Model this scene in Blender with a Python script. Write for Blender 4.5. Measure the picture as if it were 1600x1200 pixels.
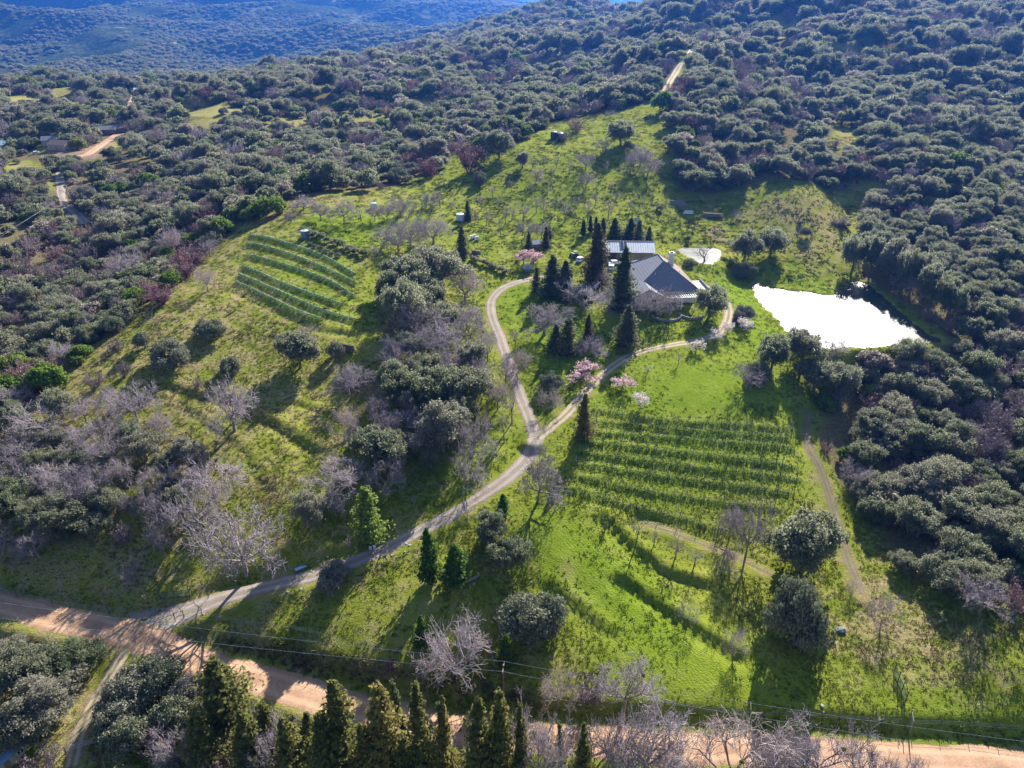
import bpy, math, random
import numpy as np

# ------------------------------------------------------------------ camera, sky, sun, exposure
scene = bpy.context.scene
for o in list(bpy.data.objects):
    bpy.data.objects.remove(o)
COL = scene.collection
CAM_Z = 110.0
PITCH = math.radians(28.0)
FPX = 1150.0                       # focal length in pixels of a 1600 px wide frame
cam_data = bpy.data.cameras.new('camera')
cam_data.sensor_width = 36.0
cam_data.lens = 36.0 * FPX / 1600.0
cam_data.clip_start = 1.0
cam_data.clip_end = 40000.0
cam = bpy.data.objects.new('camera', cam_data)
cam.location = (0, 0, CAM_Z)
cam.rotation_euler = (math.pi / 2 - PITCH, 0, 0)
COL.objects.link(cam)
scene.camera = cam

SUN_AZ = math.radians(23.0)        # to the right of the view direction (+Y)
SUN_EL = math.radians(31.0)
world = bpy.data.worlds.new('World')
scene.world = world
world.use_nodes = True
wn = world.node_tree
wn.nodes.clear()
w_out = wn.nodes.new('ShaderNodeOutputWorld')
w_bg = wn.nodes.new('ShaderNodeBackground')
w_sky = wn.nodes.new('ShaderNodeTexSky')
w_sky.sky_type = 'NISHITA'
w_sky.sun_disc = False
w_sky.sun_elevation = SUN_EL
w_sky.sun_rotation = SUN_AZ
w_sky.air_density = 1.0
w_sky.dust_density = 1.0
w_sky.ozone_density = 2.0
w_bg.inputs['Strength'].default_value = 0.06
wn.links.new(w_sky.outputs[0], w_bg.inputs[0])
wn.links.new(w_bg.outputs[0], w_out.inputs[0])
sun_data = bpy.data.lights.new('sun', 'SUN')
sun_data.energy = 5.0
sun_data.angle = math.radians(0.5)
sun_data.color = (1.0, 0.94, 0.84)
sun = bpy.data.objects.new('sun', sun_data)
sd = (math.sin(SUN_AZ) * math.cos(SUN_EL), math.cos(SUN_AZ) * math.cos(SUN_EL), math.sin(SUN_EL))
from mathutils import Vector
sun.rotation_euler = Vector(sd).to_track_quat('Z', 'Y').to_euler()
sun.location = (200, 300, 400)
COL.objects.link(sun)
vs = scene.view_settings
vs.view_transform = 'Standard'
vs.look = 'None'
vs.exposure = 1.65
vs.gamma = 1.0
vs.use_curve_mapping = False
cy = scene.cycles
cy.max_bounces = 5
cy.diffuse_bounces = 2
cy.glossy_bounces = 2
cy.transmission_bounces = 3
cy.transparent_max_bounces = 8
cy.volume_bounces = 0
cy.caustics_reflective = False
cy.caustics_refractive = False
cy.sample_clamp_indirect = 4.0
cy.sample_clamp_direct = 0.9

# ------------------------------------------------------------------ projecting photo measurements onto the land
CP, SP = math.cos(PITCH), math.sin(PITCH)
F = np.array([0, CP, -SP]); U = np.array([0, SP, CP]); R = np.array([1.0, 0, 0])
C0 = np.array([0, 0, CAM_Z])

def ray(px, py):
    return F + R * ((px - 800.0) / FPX) + U * ((600.0 - py) / FPX)

def pt_z(px, py, z):
    d = ray(px, py); t = (z - CAM_Z) / d[2]
    return C0 + d * t

def pt_y(px, py, Y):
    d = ray(px, py); t = Y / d[1]
    return C0 + d * t

# measured spots of the land: pixel x, pixel y, height
CZ = [  # px, py, z
 (0,938,4),(120,958,3.5),(230,985,3),(330,1030,2),(450,1065,1.2),(560,1100,.6),(700,1130,.2),(900,1155,0),(1100,1165,0),(1300,1170,0),(1600,1185,0),
 (100,1150,0),(300,1150,-1),(500,1195,-2),(700,1230,-2.5),(900,1240,-2),(1200,1240,-1.5),(1500,1260,-1.5),(0,1050,1),(0,1250,-2),
 (280,962,4.5),(450,982,5),(600,1010,5),(720,1030,4),(900,1065,3),(1100,1100,2),(1300,1115,2),(1400,1125,2),(1600,1130,2.2),
 (600,950,7),(480,915,7.5),(400,925,5.5),(330,940,4),(560,880,9),(660,830,10.5),(760,780,13),(835,690,16),(800,620,18.5),(785,550,21),(765,475,23.5),(825,437,25.5),
 (700,900,9.5),(800,930,8),(780,1000,5),(850,850,11),(900,950,6.5),(1000,1000,4.5),(1050,1060,3),
 (960,590,20),(1060,540,21.5),(1125,515,22),(1135,470,23),(1030,460,25),(990,405,27),(920,450,25.5),(880,540,22),(1095,400,25),(1050,390,26.5),
 (930,650,17.5),(1200,660,15.5),(1200,740,11),(900,730,15),(1000,820,9.5),(1150,860,6),(1250,740,10),(1250,650,14),(1200,600,18),
 (1180,440,21.5),(1200,500,20.5),(1290,545,20.5),(1460,535,20.5),(1300,460,20.3),(1400,470,20.5),(1300,600,14.5),(1400,590,15),(1550,570,17),(1350,690,9.5),(1500,700,10),(1600,700,12),
 (1290,720,9),(1330,850,5),(1450,900,5),(1600,900,8),(1250,950,3.8),(1350,1020,3),(1500,1050,4),(1600,1040,6),
 (1180,360,28),(1300,380,27),(1230,430,23),(1340,330,30),(1110,300,34),(1000,340,31.5),(850,330,33),(750,400,28.5),(720,300,36),
 (460,430,30.5),(555,440,29.5),(400,375,32.5),(550,515,26),(480,365,34),(590,350,34.5),(380,440,29.5),(600,480,26.5),(660,500,25),(480,330,36),
 (240,470,27),(300,540,24.5),(420,560,23),(200,560,23.5),(100,610,20),(0,690,16),(520,620,19),(620,600,20),(680,690,16),(600,770,13),(500,720,15),(370,675,17.5),(400,800,11.5),(250,700,16),(100,750,13.5),(250,850,9),(100,880,7.5),(0,850,9),(500,830,11),(380,890,7.5),
]
CY = [  # px, py, forward distance
 (300,400,262),(200,420,275),(100,450,265),(0,520,228),(0,420,280),(220,360,320),(350,330,312),(100,330,352),(0,350,330),(40,280,410),(100,225,520),(0,225,520),(30,165,690),(120,152,760),(190,142,880),
 (250,290,390),(400,250,425),(600,250,400),(520,290,330),(400,180,570),(600,160,610),(250,175,650),(400,122,880),(300,148,820),(500,106,960),(600,97,980),(740,80,1120),(800,56,1260),(700,200,470),(700,130,690),(500,130,700),
 (900,110,690),(850,65,950),(930,45,1200),(845,22,1400),(890,4,1450),(940,16,1500),(985,36,1500),
 (800,240,350),(870,212,374),(960,185,402),(1030,160,432),(1080,80,580),(1000,66,800),(1000,36,1000),(1050,8,980),(1100,34,780),(1120,-40,950),(1240,30,720),(1200,-40,900),(1300,75,600),(1400,80,570),(1400,20,720),(1590,90,560),(1590,-20,800),(1400,-60,900),(1300,150,490),(1450,180,430),(1590,200,410),(1060,230,352),(1200,230,365),(1150,150,440),(1400,280,312),(1590,320,290),(1450,390,258),(1590,450,222),(1250,300,302),
 (60,112,1900),(250,112,2000),(420,100,2300),(100,60,2800),(0,90,2300),(350,60,3000),(560,45,2900),(650,25,3600),(735,12,4200),(150,-10,4200),(0,-20,4000),(400,-30,4600),(600,-25,5200),(760,14,6500),(0,-90,6000),(300,-90,6500),(600,-60,7500),(900,24,7000),(1100,24,7000),(1500,-40,6500),(800,12,9500),(1000,12,9500),(300,-80,10500),(1500,-60,10500),(-400,-60,6000),(-300,110,2000),(-300,-20,4000),
 (-200,500,240),(-200,300,400),(-200,160,700),(1800,500,210),(1800,200,420),(1800,0,800),(2000,-40,2500),(1300,-40,2500),(1000,60,2500),
]
CX = [  # world x, y, z
 (-150,60,1),(150,60,-2),(-250,100,8),(250,100,8),(0,40,-3),(0,-40,-3),(-200,-60,0),(200,-60,0),(0,-400,0),(-500,-300,0),(500,-300,0),(-500,100,10),(500,100,25),(-3000,-3000,50),(3000,-3000,50),(-8000,0,300),(8000,0,300),(0,-9000,200),(-2500,500,60),(2500,500,200),
]
ctrl = [pt_z(*c) for c in CZ] + [pt_y(*c) for c in CY] + [np.array(c, float) for c in CX]
ctrl = np.array(ctrl)
OX, OY = 0.0, -40.0
def warp(x, y):
    X = (x - OX); Y = (y - OY)
    r = np.sqrt(X * X + Y * Y)
    s = np.arcsinh(r / 160.0) / np.maximum(r / 160.0, 1e-6)
    return np.stack([X / 160.0 * s, Y / 160.0 * s], -1)
W = warp(ctrl[:, 0], ctrl[:, 1])
def tps(d2):
    return 0.5 * d2 * np.log(d2 + 1e-12)
n = len(W)
D2 = ((W[:, None, :] - W[None, :, :]) ** 2).sum(-1)
K = tps(D2) + np.eye(n) * 2e-4
P = np.concatenate([np.ones((n, 1)), W], 1)
A = np.zeros((n + 3, n + 3)); A[:n, :n] = K; A[:n, n:] = P; A[n:, :n] = P.T
rhs = np.zeros(n + 3); rhs[:n] = ctrl[:, 2]
SOL = np.linalg.solve(A, rhs)

_vr = np.random.RandomState(11)
_perm = _vr.rand(256, 256)
def vnoise(x, y):
    xi = np.floor(x).astype(int); yi = np.floor(y).astype(int)
    fx = x - xi; fy = y - yi
    fx = fx * fx * (3 - 2 * fx); fy = fy * fy * (3 - 2 * fy)
    a = _perm[xi & 255, yi & 255]; b = _perm[(xi + 1) & 255, yi & 255]
    c = _perm[xi & 255, (yi + 1) & 255]; d = _perm[(xi + 1) & 255, (yi + 1) & 255]
    return (a * (1 - fx) + b * fx) * (1 - fy) + (c * (1 - fx) + d * fx) * fy - 0.5
def fbm(x, y, octv=4):
    s = 0; a = 1.0
    for i in range(octv):
        s = s + a * vnoise(x * 2 ** i + 17.3 * i, y * 2 ** i + 9.1 * i); a *= 0.5
    return s

def base_height(x, y):
    shp = x.shape; x = x.ravel(); y = y.ravel()
    out = np.empty(len(x))
    for s in range(0, len(x), 20000):
        w = warp(x[s:s + 20000], y[s:s + 20000])
        d2 = ((w[:, None, :] - W[None, :, :]) ** 2).sum(-1)
        out[s:s + 20000] = tps(d2) @ SOL[:n] + SOL[n] + w @ SOL[n + 1:]
    r = np.sqrt(x * x + y * y)
    # relief: small lumps near, spurs and gullies far away
    out += fbm(x / 6.0, y / 6.0, 2) * 0.16
    mid = np.clip((r - 300) / 400, 0, 1) * np.clip((1700 - r) / 400, 0, 1)
    out += mid * fbm(x / 110.0, y / 110.0, 3) * 7.0
    gul = np.clip((r - 380) / 250, 0, 1) * np.clip((1400 - r) / 300, 0, 1)
    out += gul * (0.22 - np.sqrt(fbm(x / 150.0 + 5.7, y / 190.0 + 2.2, 3) ** 2 + 0.002)) * 26.0
    far = np.clip((r - 1700) / 900, 0, 1)
    rid = 1 - np.sqrt(fbm(x / 900.0 + 3.3, y / 900.0, 4) ** 2 + 0.006) * 2.2
    out += far * (rid - 0.45) * 185.0 * np.clip(r / 4000, 0.35, 1.2)
    return out.reshape(shp)

# the sheet: rings round the drone's foot point, fine near, coarse far
rs = [8, 16, 24, 32, 40, 48, 56, 64, 72, 80, 88, 94]
r = 98.0
while r < 12500:
    rs.append(r); r += max(0.8, 0.0055 * r - 0.6)
rs = np.array(rs)
ths = np.concatenate([np.radians(np.arange(-48, 48.01, 0.24)), np.radians(np.arange(52, 312, 4.0))])
NR, NT = len(rs), len(ths)
GX = OX + rs[:, None] * np.sin(ths)[None, :]
GY = OY + rs[:, None] * np.cos(ths)[None, :]
GZ = base_height(GX, GY)
_th_front = (NT, )
def h_at(x, y):
    x = np.atleast_1d(np.asarray(x, float)); y = np.atleast_1d(np.asarray(y, float))
    rr = np.clip(np.hypot(x - OX, y - OY), rs[0], rs[-1] - 1e-3)
    th = np.arctan2(x - OX, y - OY)
    th = np.where(th < ths[0], th + 2 * np.pi, th)
    i = np.clip(np.searchsorted(rs, rr) - 1, 0, NR - 2)
    tt = np.concatenate([ths, [ths[0] + 2 * np.pi]])
    j = np.clip(np.searchsorted(tt, th) - 1, 0, NT - 1)
    fr = (rr - rs[i]) / (rs[i + 1] - rs[i]); ft = (th - tt[j]) / (tt[j + 1] - tt[j])
    j2 = (j + 1) % NT
    return (GZ[i, j] * (1 - ft) + GZ[i, j2] * ft) * (1 - fr) + (GZ[i + 1, j] * (1 - ft) + GZ[i + 1, j2] * ft) * fr
_steps = 60 * 1.006 ** np.arange(900)
def hit(px, py):
    """where the line of sight through a photo pixel meets the land"""
    d = ray(px, py); d = d / np.linalg.norm(d)
    p = C0[None] + _steps[:, None] * d[None]
    below = p[:, 2] < h_at(p[:, 0], p[:, 1])
    k = int(np.argmax(below)) if below.any() else len(_steps) - 1
    a, b = _steps[max(k - 1, 0)], _steps[k]
    for _ in range(14):
        m = 0.5 * (a + b); q = C0 + d * m
        if q[2] < h_at(q[0], q[1])[0]: b = m
        else: a = m
    q = C0 + d * b
    return np.array([q[0], q[1], h_at(q[0], q[1])[0]])
def hits(pts):
    return np.array([hit(*p) for p in pts])
def mpp(P):
    return float(np.dot(np.asarray(P) - C0, F)) / FPX
def smooth_line(pts, step, closed=False):
    """Catmull-Rom through 2-D points, resampled"""
    p = np.asarray(pts, float)
    if closed: q = np.concatenate([p[-1:], p, p[:2]])
    else: q = np.concatenate([2 * p[:1] - p[1:2], p, 2 * p[-1:] - p[-2:-1]])
    out = []
    for i in range(1, len(q) - 2):
        a, b, c, d = q[i - 1], q[i], q[i + 1], q[i + 2]
        t = np.linspace(0, 1, 24, endpoint=False)[:, None]
        out.append(0.5 * (2 * b + (c - a) * t + (2 * a - 5 * b + 4 * c - d) * t ** 2 + (3 * b - a - 3 * c + d) * t ** 3))
    out.append(q[-2:-1] if not closed else q[1:2])
    out = np.concatenate(out)
    s = np.concatenate([[0], np.cumsum(np.linalg.norm(np.diff(out[:, :2], axis=0), axis=1))])
    m = max(2, int(round(s[-1] / step)) + 1)
    si = np.linspace(0, s[-1], m)
    return np.stack([np.interp(si, s, out[:, k]) for k in range(out.shape[1])], -1)
def seg_dist(x, y, line):
    """distance to a polyline, and the height carried by it at the foot point (third column)"""
    best = np.full(x.shape, 1e9); zz = np.zeros(x.shape); side = np.zeros(x.shape)
    for a, b in zip(line[:-1], line[1:]):
        dx, dy = b[0] - a[0], b[1] - a[1]
        L2 = dx * dx + dy * dy + 1e-9
        t = np.clip(((x - a[0]) * dx + (y - a[1]) * dy) / L2, 0, 1)
        d = np.hypot(x - a[0] - t * dx, y - a[1] - t * dy)
        m = d < best
        best = np.where(m, d, best)
        if len(a) > 2: zz = np.where(m, a[2] + t * (b[2] - a[2]), zz)
    return best, zz
def inside(x, y, poly):
    c = np.zeros(x.shape, bool)
    p = np.asarray(poly)[:, :2]
    for (x1, y1), (x2, y2) in zip(p, np.roll(p, -1, 0)):
        c ^= ((y1 > y) != (y2 > y)) & (x < (x2 - x1) * (y - y1) / (y2 - y1 + 1e-12) + x1)
    return c
def sdist(x, y, poly):
    p = np.asarray(poly)[:, :2]
    d, _ = seg_dist(x, y, np.concatenate([p, p[:1]]))
    return np.where(inside(x, y, p), -d, d)

# ------------------------------------------------------------------ lines of the photograph: roads, tracks, ponds
ROADS = {}   # name -> (pixel polyline, width m, carve blend m)
ROADS['dirt_road'] = ([(-160,905),(0,945),(90,966),(170,984),(240,1003),(330,1040),(450,1075),(560,1108),(700,1138),(850,1156),(1000,1165),(1200,1172),(1400,1182),(1600,1200),(1900,1230)], 6.2, 3.5)
ROADS['driveway'] = ([(205,992),(270,968),(350,937),(430,912),(500,893),(580,866),(660,830),(730,788),(790,748),(826,712),(838,688)], 3.9, 2.5)
ROADS['driveway_west'] = ([(836,690),(828,655),(812,615),(796,570),(781,525),(768,492),(768,470),(782,452),(805,441),(835,434),(870,432)], 3.4, 2.2)
ROADS['driveway_east'] = ([(836,690),(858,672),(885,648),(915,612),(950,577),(990,552),(1040,540),(1090,532),(1122,520),(1137,500),(1137,478),(1120,458),(1100,444)], 3.0, 2.2)
ROADS['track_grove'] = ([(1262,640),(1262,690),(1280,730),(1300,790),(1320,860),(1345,930)], 2.6, 2.0)
ROADS['track_gate'] = ([(200,1002),(180,1045),(160,1075),(140,1110),(122,1150),(112,1200)], 3.0, 1.5)
ROADS['lane'] = ([(135,350),(118,332),(100,318),(94,298),(94,268)], 5.0, 2.0)
ROADS['lane_upper'] = ([(122,246),(140,238),(160,226),(180,212),(196,208)], 6.0, 2.0)
ROADS['lane_far'] = ([(208,178),(204,165),(208,150),(206,140)], 6.0, 2.0)
ROADS['ridge_track'] = ([(1032,158),(1045,130),(1060,108),(1074,88),(1083,74)], 5.0, 2.0)
ROADS['vine_track'] = ([(1010,815),(1060,835),(1110,855),(1160,875),(1210,900)], 2.4, 1.2)
near = (np.hypot(GX, GY) < 1300) & (GY > 20)
ni = np.where(near)
road_lines = {}
road_mask = np.zeros(GX.shape)
for name, (px, wd, bl) in ROADS.items():
    q = hits(px)
    ln = smooth_line(q, 1.2)
    k = 15 if len(ln) > 30 else 5
    z = np.pad(ln[:, 2], k, mode='edge')
    ln[:, 2] = np.convolve(z, np.ones(2 * k + 1) / (2 * k + 1), 'valid')
    road_lines[name] = ln
    x0, y0 = ln[:, :2].min(0) - 15; x1, y1 = ln[:, :2].max(0) + 15
    sel = (GX > x0) & (GX < x1) & (GY > y0) & (GY < y1)
    x, y = GX[sel], GY[sel]
    d, zz = seg_dist(x, y, ln[::2] if len(ln) > 12 else ln)
    t = np.clip((d - wd * 0.5 - 0.6) / bl, 0, 1); t = t * t * (3 - 2 * t)
    GZ[sel] = (zz - 0.05) * (1 - t) + GZ[sel] * t
    road_mask[sel] = np.maximum(road_mask[sel], 1 - np.clip((d - wd * 0.5) / 1.6, 0, 1))
POND = hits([(1181,440),(1215,452),(1260,457),(1300,460),(1318,448),(1340,440),(1362,447),(1385,470),(1420,500),(1455,523),(1466,531),(1440,537),(1380,540),(1310,545),(1270,546),(1240,530),(1205,490),(1180,462)])
POOL = hits([(1060,391),(1080,388),(1105,387),(1122,389),(1128,397),(1118,408),(1100,414),(1082,406)])
def carve_pond(poly, level, depth):
    p = smooth_line(poly[:, :2], 1.5, True)
    p = p + np.stack([fbm(p[:, 0] / 5, p[:, 1] / 5, 3), fbm(p[:, 0] / 5 + 31, p[:, 1] / 5 + 7, 3)], -1) * 2.2
    sel = (GX > p[:, 0].min() - 14) & (GX < p[:, 0].max() + 14) & (GY > p[:, 1].min() - 14) & (GY < p[:, 1].max() + 14)
    d = sdist(GX[sel], GY[sel], p)
    z = GZ[sel]
    t = np.clip(d / 9.0, 0, 1)
    zin = level - 0.25 - depth * np.clip(-d / 5, 0, 1)
    t = t * t * (3 - 2 * t)
    rim = z * t + (level + 0.30) * (1 - t)
    rim = np.where(d < 2.5, np.maximum(rim, level + 0.12 * np.clip(d, 0, 1.5)), rim)
    GZ[sel] = np.where(d < 0, zin, rim)
    return p
POND_Z = float(np.median(POND[:, 2])); POOL_Z = float(np.median(POOL[:, 2]))
# outlines at water level, so that shore and photo agree
POND = np.array([pt_z(*c, POND_Z) for c in [(1181,440),(1215,452),(1260,457),(1300,460),(1318,448),(1340,440),(1362,447),(1385,470),(1420,500),(1455,523),(1466,531),(1440,537),(1380,540),(1310,545),(1270,546),(1240,530),(1205,490),(1180,462)]])
POOL = np.array([pt_z(*c, POOL_Z) for c in [(1060,391),(1080,388),(1105,387),(1122,389),(1128,397),(1118,408),(1100,414),(1082,406)]])
pond_line = carve_pond(POND, POND_Z, 1.5)
pool_line = carve_pond(POOL, POOL_Z, 1.0)
# terrace banks below the vineyards: a step down along a line
def terrace(px, hgt, wid):
    ln = smooth_line(hits(px), 2.0)
    x0, y0 = ln[:, :2].min(0) - 12; x1, y1 = ln[:, :2].max(0) + 12
    sel = (GX > x0) & (GX < x1) & (GY > y0) & (GY < y1)
    x, y = GX[sel], GY[sel]
    d, _ = seg_dist(x, y, ln)
    e = np.clip(1 - d / wid, 0, 1)
    near_pt = ln[np.argmin((x[:, None] - ln[None, ::1, 0]) ** 2 + (y[:, None] - ln[None, ::1, 1]) ** 2, 1)]
    sgn = np.where(y > near_pt[:, 1], 1.0, -1.0)
    GZ[sel] += 0.8 * hgt * np.clip((y - near_pt[:, 1]) / 0.9, -1, 1) * e * e * (3 - 2 * e)
TERR = [([(955,815),(985,850),(1015,872),(1050,895),(1100,910)],0.9,5),([(975,905),(1020,935),(1060,965),(1100,990),(1150,1020)],0.9,5),
        ([(860,915),(905,950),(950,985)],0.6,4),([(330,600),(390,640),(440,665),(490,700)],0.9,4.5),([(250,595),(300,612),(345,625)],0.7,4),
        ([(370,455),(420,478),(500,512),(550,520)],0.6,3.5),
        ] + [([(a[0], a[1] + 3) for a in q], 0.38, 2.3) for q in ([(928,641),(1008,654),(1100,662),(1198,668),(1238,672)],[(932,660),(1025,668),(1150,678),(1230,686)],[(920,676),(1040,684),(1160,694),(1240,702)],[(915,692),(1030,704),(1150,718),(1245,732)],[(905,708),(1025,724),(1150,738),(1248,750)],[(900,724),(1010,742),(1130,758),(1235,772)],[(895,744),(985,764),(1100,782),(1210,796)],[(884,764),(975,789),(1060,810),(1140,832)])]
TERR += [([(a[0], a[1] + 4) for a in q], 0.38, 2.4) for q in ([(392,370),(440,379),(500,400),(555,430)],[(388,383),(450,398),(515,424),(555,443)],[(388,401),(450,417),(510,438),(553,464)],[(380,418),(440,443),(490,462),(535,478)],[(374,431),(430,455),(500,485),(553,501)],[(370,443),(420,466),(470,490),(503,501)])]
TERR += [([(440,350),(500,352),(580,372)],.5,2.5),([(455,340),(520,345),(600,362)],.5,2.5),([(430,620),(500,640),(560,668)],.5,3),([(300,640),(380,700),(420,760)],.5,3)]
for a in TERR: terrace(*a)

# ------------------------------------------------------------------ materials
def mat(name):
    m = bpy.data.materials.new(name); m.use_nodes = True
    nt = m.node_tree; nt.nodes.clear()
    out = nt.nodes.new('ShaderNodeOutputMaterial')
    return m, nt, out
class N:
    """small helper for node graphs"""
    def __init__(s, nt): s.nt = nt
    def n(s, t, **k):
        x = s.nt.nodes.new(t)
        for a, b in k.items(): setattr(x, a, b)
        return x
    def l(s, a, b): s.nt.links.new(a, b)
    def noise(s, vec, scale, detail=4, rough=0.55, out='Fac'):
        x = s.n('ShaderNodeTexNoise'); x.inputs['Scale'].default_value = scale; x.inputs['Detail'].default_value = detail; x.inputs['Roughness'].default_value = rough
        if vec is not None: s.l(vec, x.inputs['Vector'])
        return x.outputs[out]
    def ramp(s, fac, lo, hi):
        x = s.n('ShaderNodeMapRange'); x.interpolation_type = 'SMOOTHSTEP'
        x.inputs['From Min'].default_value = lo; x.inputs['From Max'].default_value = hi
        s.l(fac, x.inputs['Value']); return x.outputs[0]
    def mix(s, f, a, b):
        x = s.n('ShaderNodeMix', data_type='RGBA')
        for v, i in ((f, 'Factor'), (a, 'A'), (b, 'B')):
            if isinstance(v, (int, float)): x.inputs[i].default_value = v
            elif isinstance(v, tuple): x.inputs[i].default_value = (*v, 1) if len(v) == 3 else v
            else: s.l(v, x.inputs[i])
        return x.outputs['Result']
    def math(s, op, a, b=0.0, clamp=False):
        x = s.n('ShaderNodeMath', operation=op, use_clamp=clamp)
        for v, i in ((a, 0), (b, 1)):
            if isinstance(v, (int, float)): x.inputs[i].default_value = v
            else: s.l(v, x.inputs[i])
        return x.outputs[0]
    def attr(s, name, t='GEOMETRY'):
        x = s.n('ShaderNodeAttribute', attribute_type=t); x.attribute_name = name
        return x
    def bsdf(s, col, rough=0.9, spec=0.1, metal=0.0):
        x = s.n('ShaderNodeBsdfPrincipled')
        if isinstance(col, tuple): x.inputs['Base Color'].default_value = (*col, 1)
        else: s.l(col, x.inputs['Base Color'])
        x.inputs['Roughness'].default_value = rough; x.inputs['Specular IOR Level'].default_value = spec; x.inputs['Metallic'].default_value = metal
        return x
    def bump(s, h, strength, dist, b):
        x = s.n('ShaderNodeBump'); x.inputs['Strength'].default_value = strength; x.inputs['Distance'].default_value = dist
        s.l(h, x.inputs['Height']); s.l(x.outputs[0], b.inputs['Normal'])

MATS = {}
def plain(name, col, rough=0.8, spec=0.2, var=0.25, scale=2.0, metal=0.0):
    """painted / weathered surface: base colour with blotchy wear"""
    m, nt, out = mat(name); g = N(nt)
    tc = g.n('ShaderNodeTexCoord').outputs['Object']
    f = g.noise(tc, scale, 5, 0.6)
    dark = tuple(c * (1 - var) for c in col); light = tuple(min(1, c * (1 + var)) for c in col)
    b = g.bsdf(g.mix(g.ramp(f, 0.3, 0.7), dark, light), rough, spec, metal)
    g.l(b.outputs[0], out.inputs[0]); MATS[name] = m
    return m
def leafy(name, cols, trans=0.3, tcol=None, spec=0.06, rough=0.6, inst=0.35, hue=None):
    """foliage: leaf-to-leaf and plant-to-plant variation, part of the light passes through"""
    m, nt, out = mat(name); g = N(nt)
    geo = g.n('ShaderNodeNewGeometry'); oi = g.n('ShaderNodeObjectInfo')
    rpi = geo.outputs['Random Per Island']
    f = g.math('ADD', g.math('MULTIPLY', rpi, 1 - inst), g.math('MULTIPLY', oi.outputs['Random'], inst))
    c = g.mix(f, cols[0], cols[1])
    if len(cols) > 2:
        c = g.mix(g.ramp(oi.outputs['Random'], 0.55, 0.95), c, cols[2])
    if len(cols) > 3:
        r2 = g.math('FRACT', g.math('MULTIPLY', oi.outputs['Random'], 7.31))
        c = g.mix(g.ramp(r2, 0.5, 1.0), c, cols[3])
    b = g.bsdf(c, rough, spec)
    t = g.n('ShaderNodeBsdfTranslucent'); g.l(g.mix(0.5, c, tcol or cols[1]), t.inputs['Color'])
    mx = g.n('ShaderNodeMixShader'); mx.inputs[0].default_value = trans
    g.l(b.outputs[0], mx.inputs[1]); g.l(t.outputs[0], mx.inputs[2]); g.l(mx.outputs[0], out.inputs[0])
    MATS[name] = m
    return m
leafy('oak_leaf', [(0.135, 0.150, 0.098), (0.235, 0.245, 0.160), (0.24, 0.22, 0.185), (0.11, 0.14, 0.075)], 0.5, (0.38, 0.40, 0.26), spec=0.02)
leafy('chaparral_leaf', [(0.110, 0.130, 0.078), (0.285, 0.288, 0.185), (0.32, 0.245, 0.24), (0.135, 0.18, 0.07)], 0.5, (0.38, 0.40, 0.25), spec=0.02, inst=0.6)
leafy('sage_leaf', [(0.15, 0.16, 0.105), (0.22, 0.23, 0.155), (0.22, 0.205, 0.175)], 0.22, (0.18, 0.22, 0.1), spec=0.02)
leafy('bright_leaf', [(0.08, 0.125, 0.020), (0.17, 0.235, 0.038), (0.19, 0.19, 0.05), (0.10, 0.17, 0.03)], 0.35, (0.22, 0.34, 0.04))
leafy('lime_leaf', [(0.12, 0.17, 0.03), (0.24, 0.31, 0.07)], 0.4, (0.3, 0.4, 0.07))
leafy('conifer_leaf', [(0.05, 0.072, 0.035), (0.12, 0.15, 0.07), (0.14, 0.14, 0.065)], 0.38, (0.2, 0.24, 0.09))
leafy('redwood_leaf', [(0.06, 0.058, 0.022), (0.15, 0.115, 0.05)], 0.2, (0.2, 0.14, 0.05))
leafy('cedar_leaf', [(0.07, 0.085, 0.028), (0.20, 0.20, 0.06), (0.25, 0.20, 0.065)], 0.4, (0.33, 0.31, 0.09))
leafy('green_cedar_leaf', [(0.035, 0.075, 0.012), (0.10, 0.18, 0.028)], 0.3, (0.15, 0.27, 0.03))
leafy('pink_petal', [(0.60, 0.36, 0.42), (0.78, 0.58, 0.62)], 0.35, (0.75, 0.5, 0.55))
leafy('white_petal', [(0.66, 0.58, 0.58), (0.82, 0.76, 0.74)], 0.35, (0.8, 0.72, 0.7))
leafy('redbud_twig', [(0.16, 0.085, 0.10), (0.27, 0.155, 0.18)], 0.25, (0.28, 0.14, 0.17))
leafy('bare_twig', [(0.24, 0.20, 0.215), (0.44, 0.385, 0.41), (0.37, 0.30, 0.295)], 0.0, inst=0.6)
leafy('brush_twig', [(0.17, 0.13, 0.14), (0.32, 0.26, 0.27), (0.31, 0.205, 0.20)], 0.1, (0.2, 0.15, 0.15), inst=0.6)
leafy('mistletoe', [(0.16, 0.15, 0.02), (0.3, 0.26, 0.05)], 0.3, (0.3, 0.27, 0.05))
leafy('vine_leaf', [(0.045, 0.10, 0.025), (0.09, 0.165, 0.04)], 0.3, (0.16, 0.26, 0.04))
plain('bark', (0.17, 0.145, 0.13), 0.9, 0.1, 0.35, 3)
plain('pale_bark', (0.24, 0.205, 0.19), 0.9, 0.1, 0.3, 3)

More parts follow.
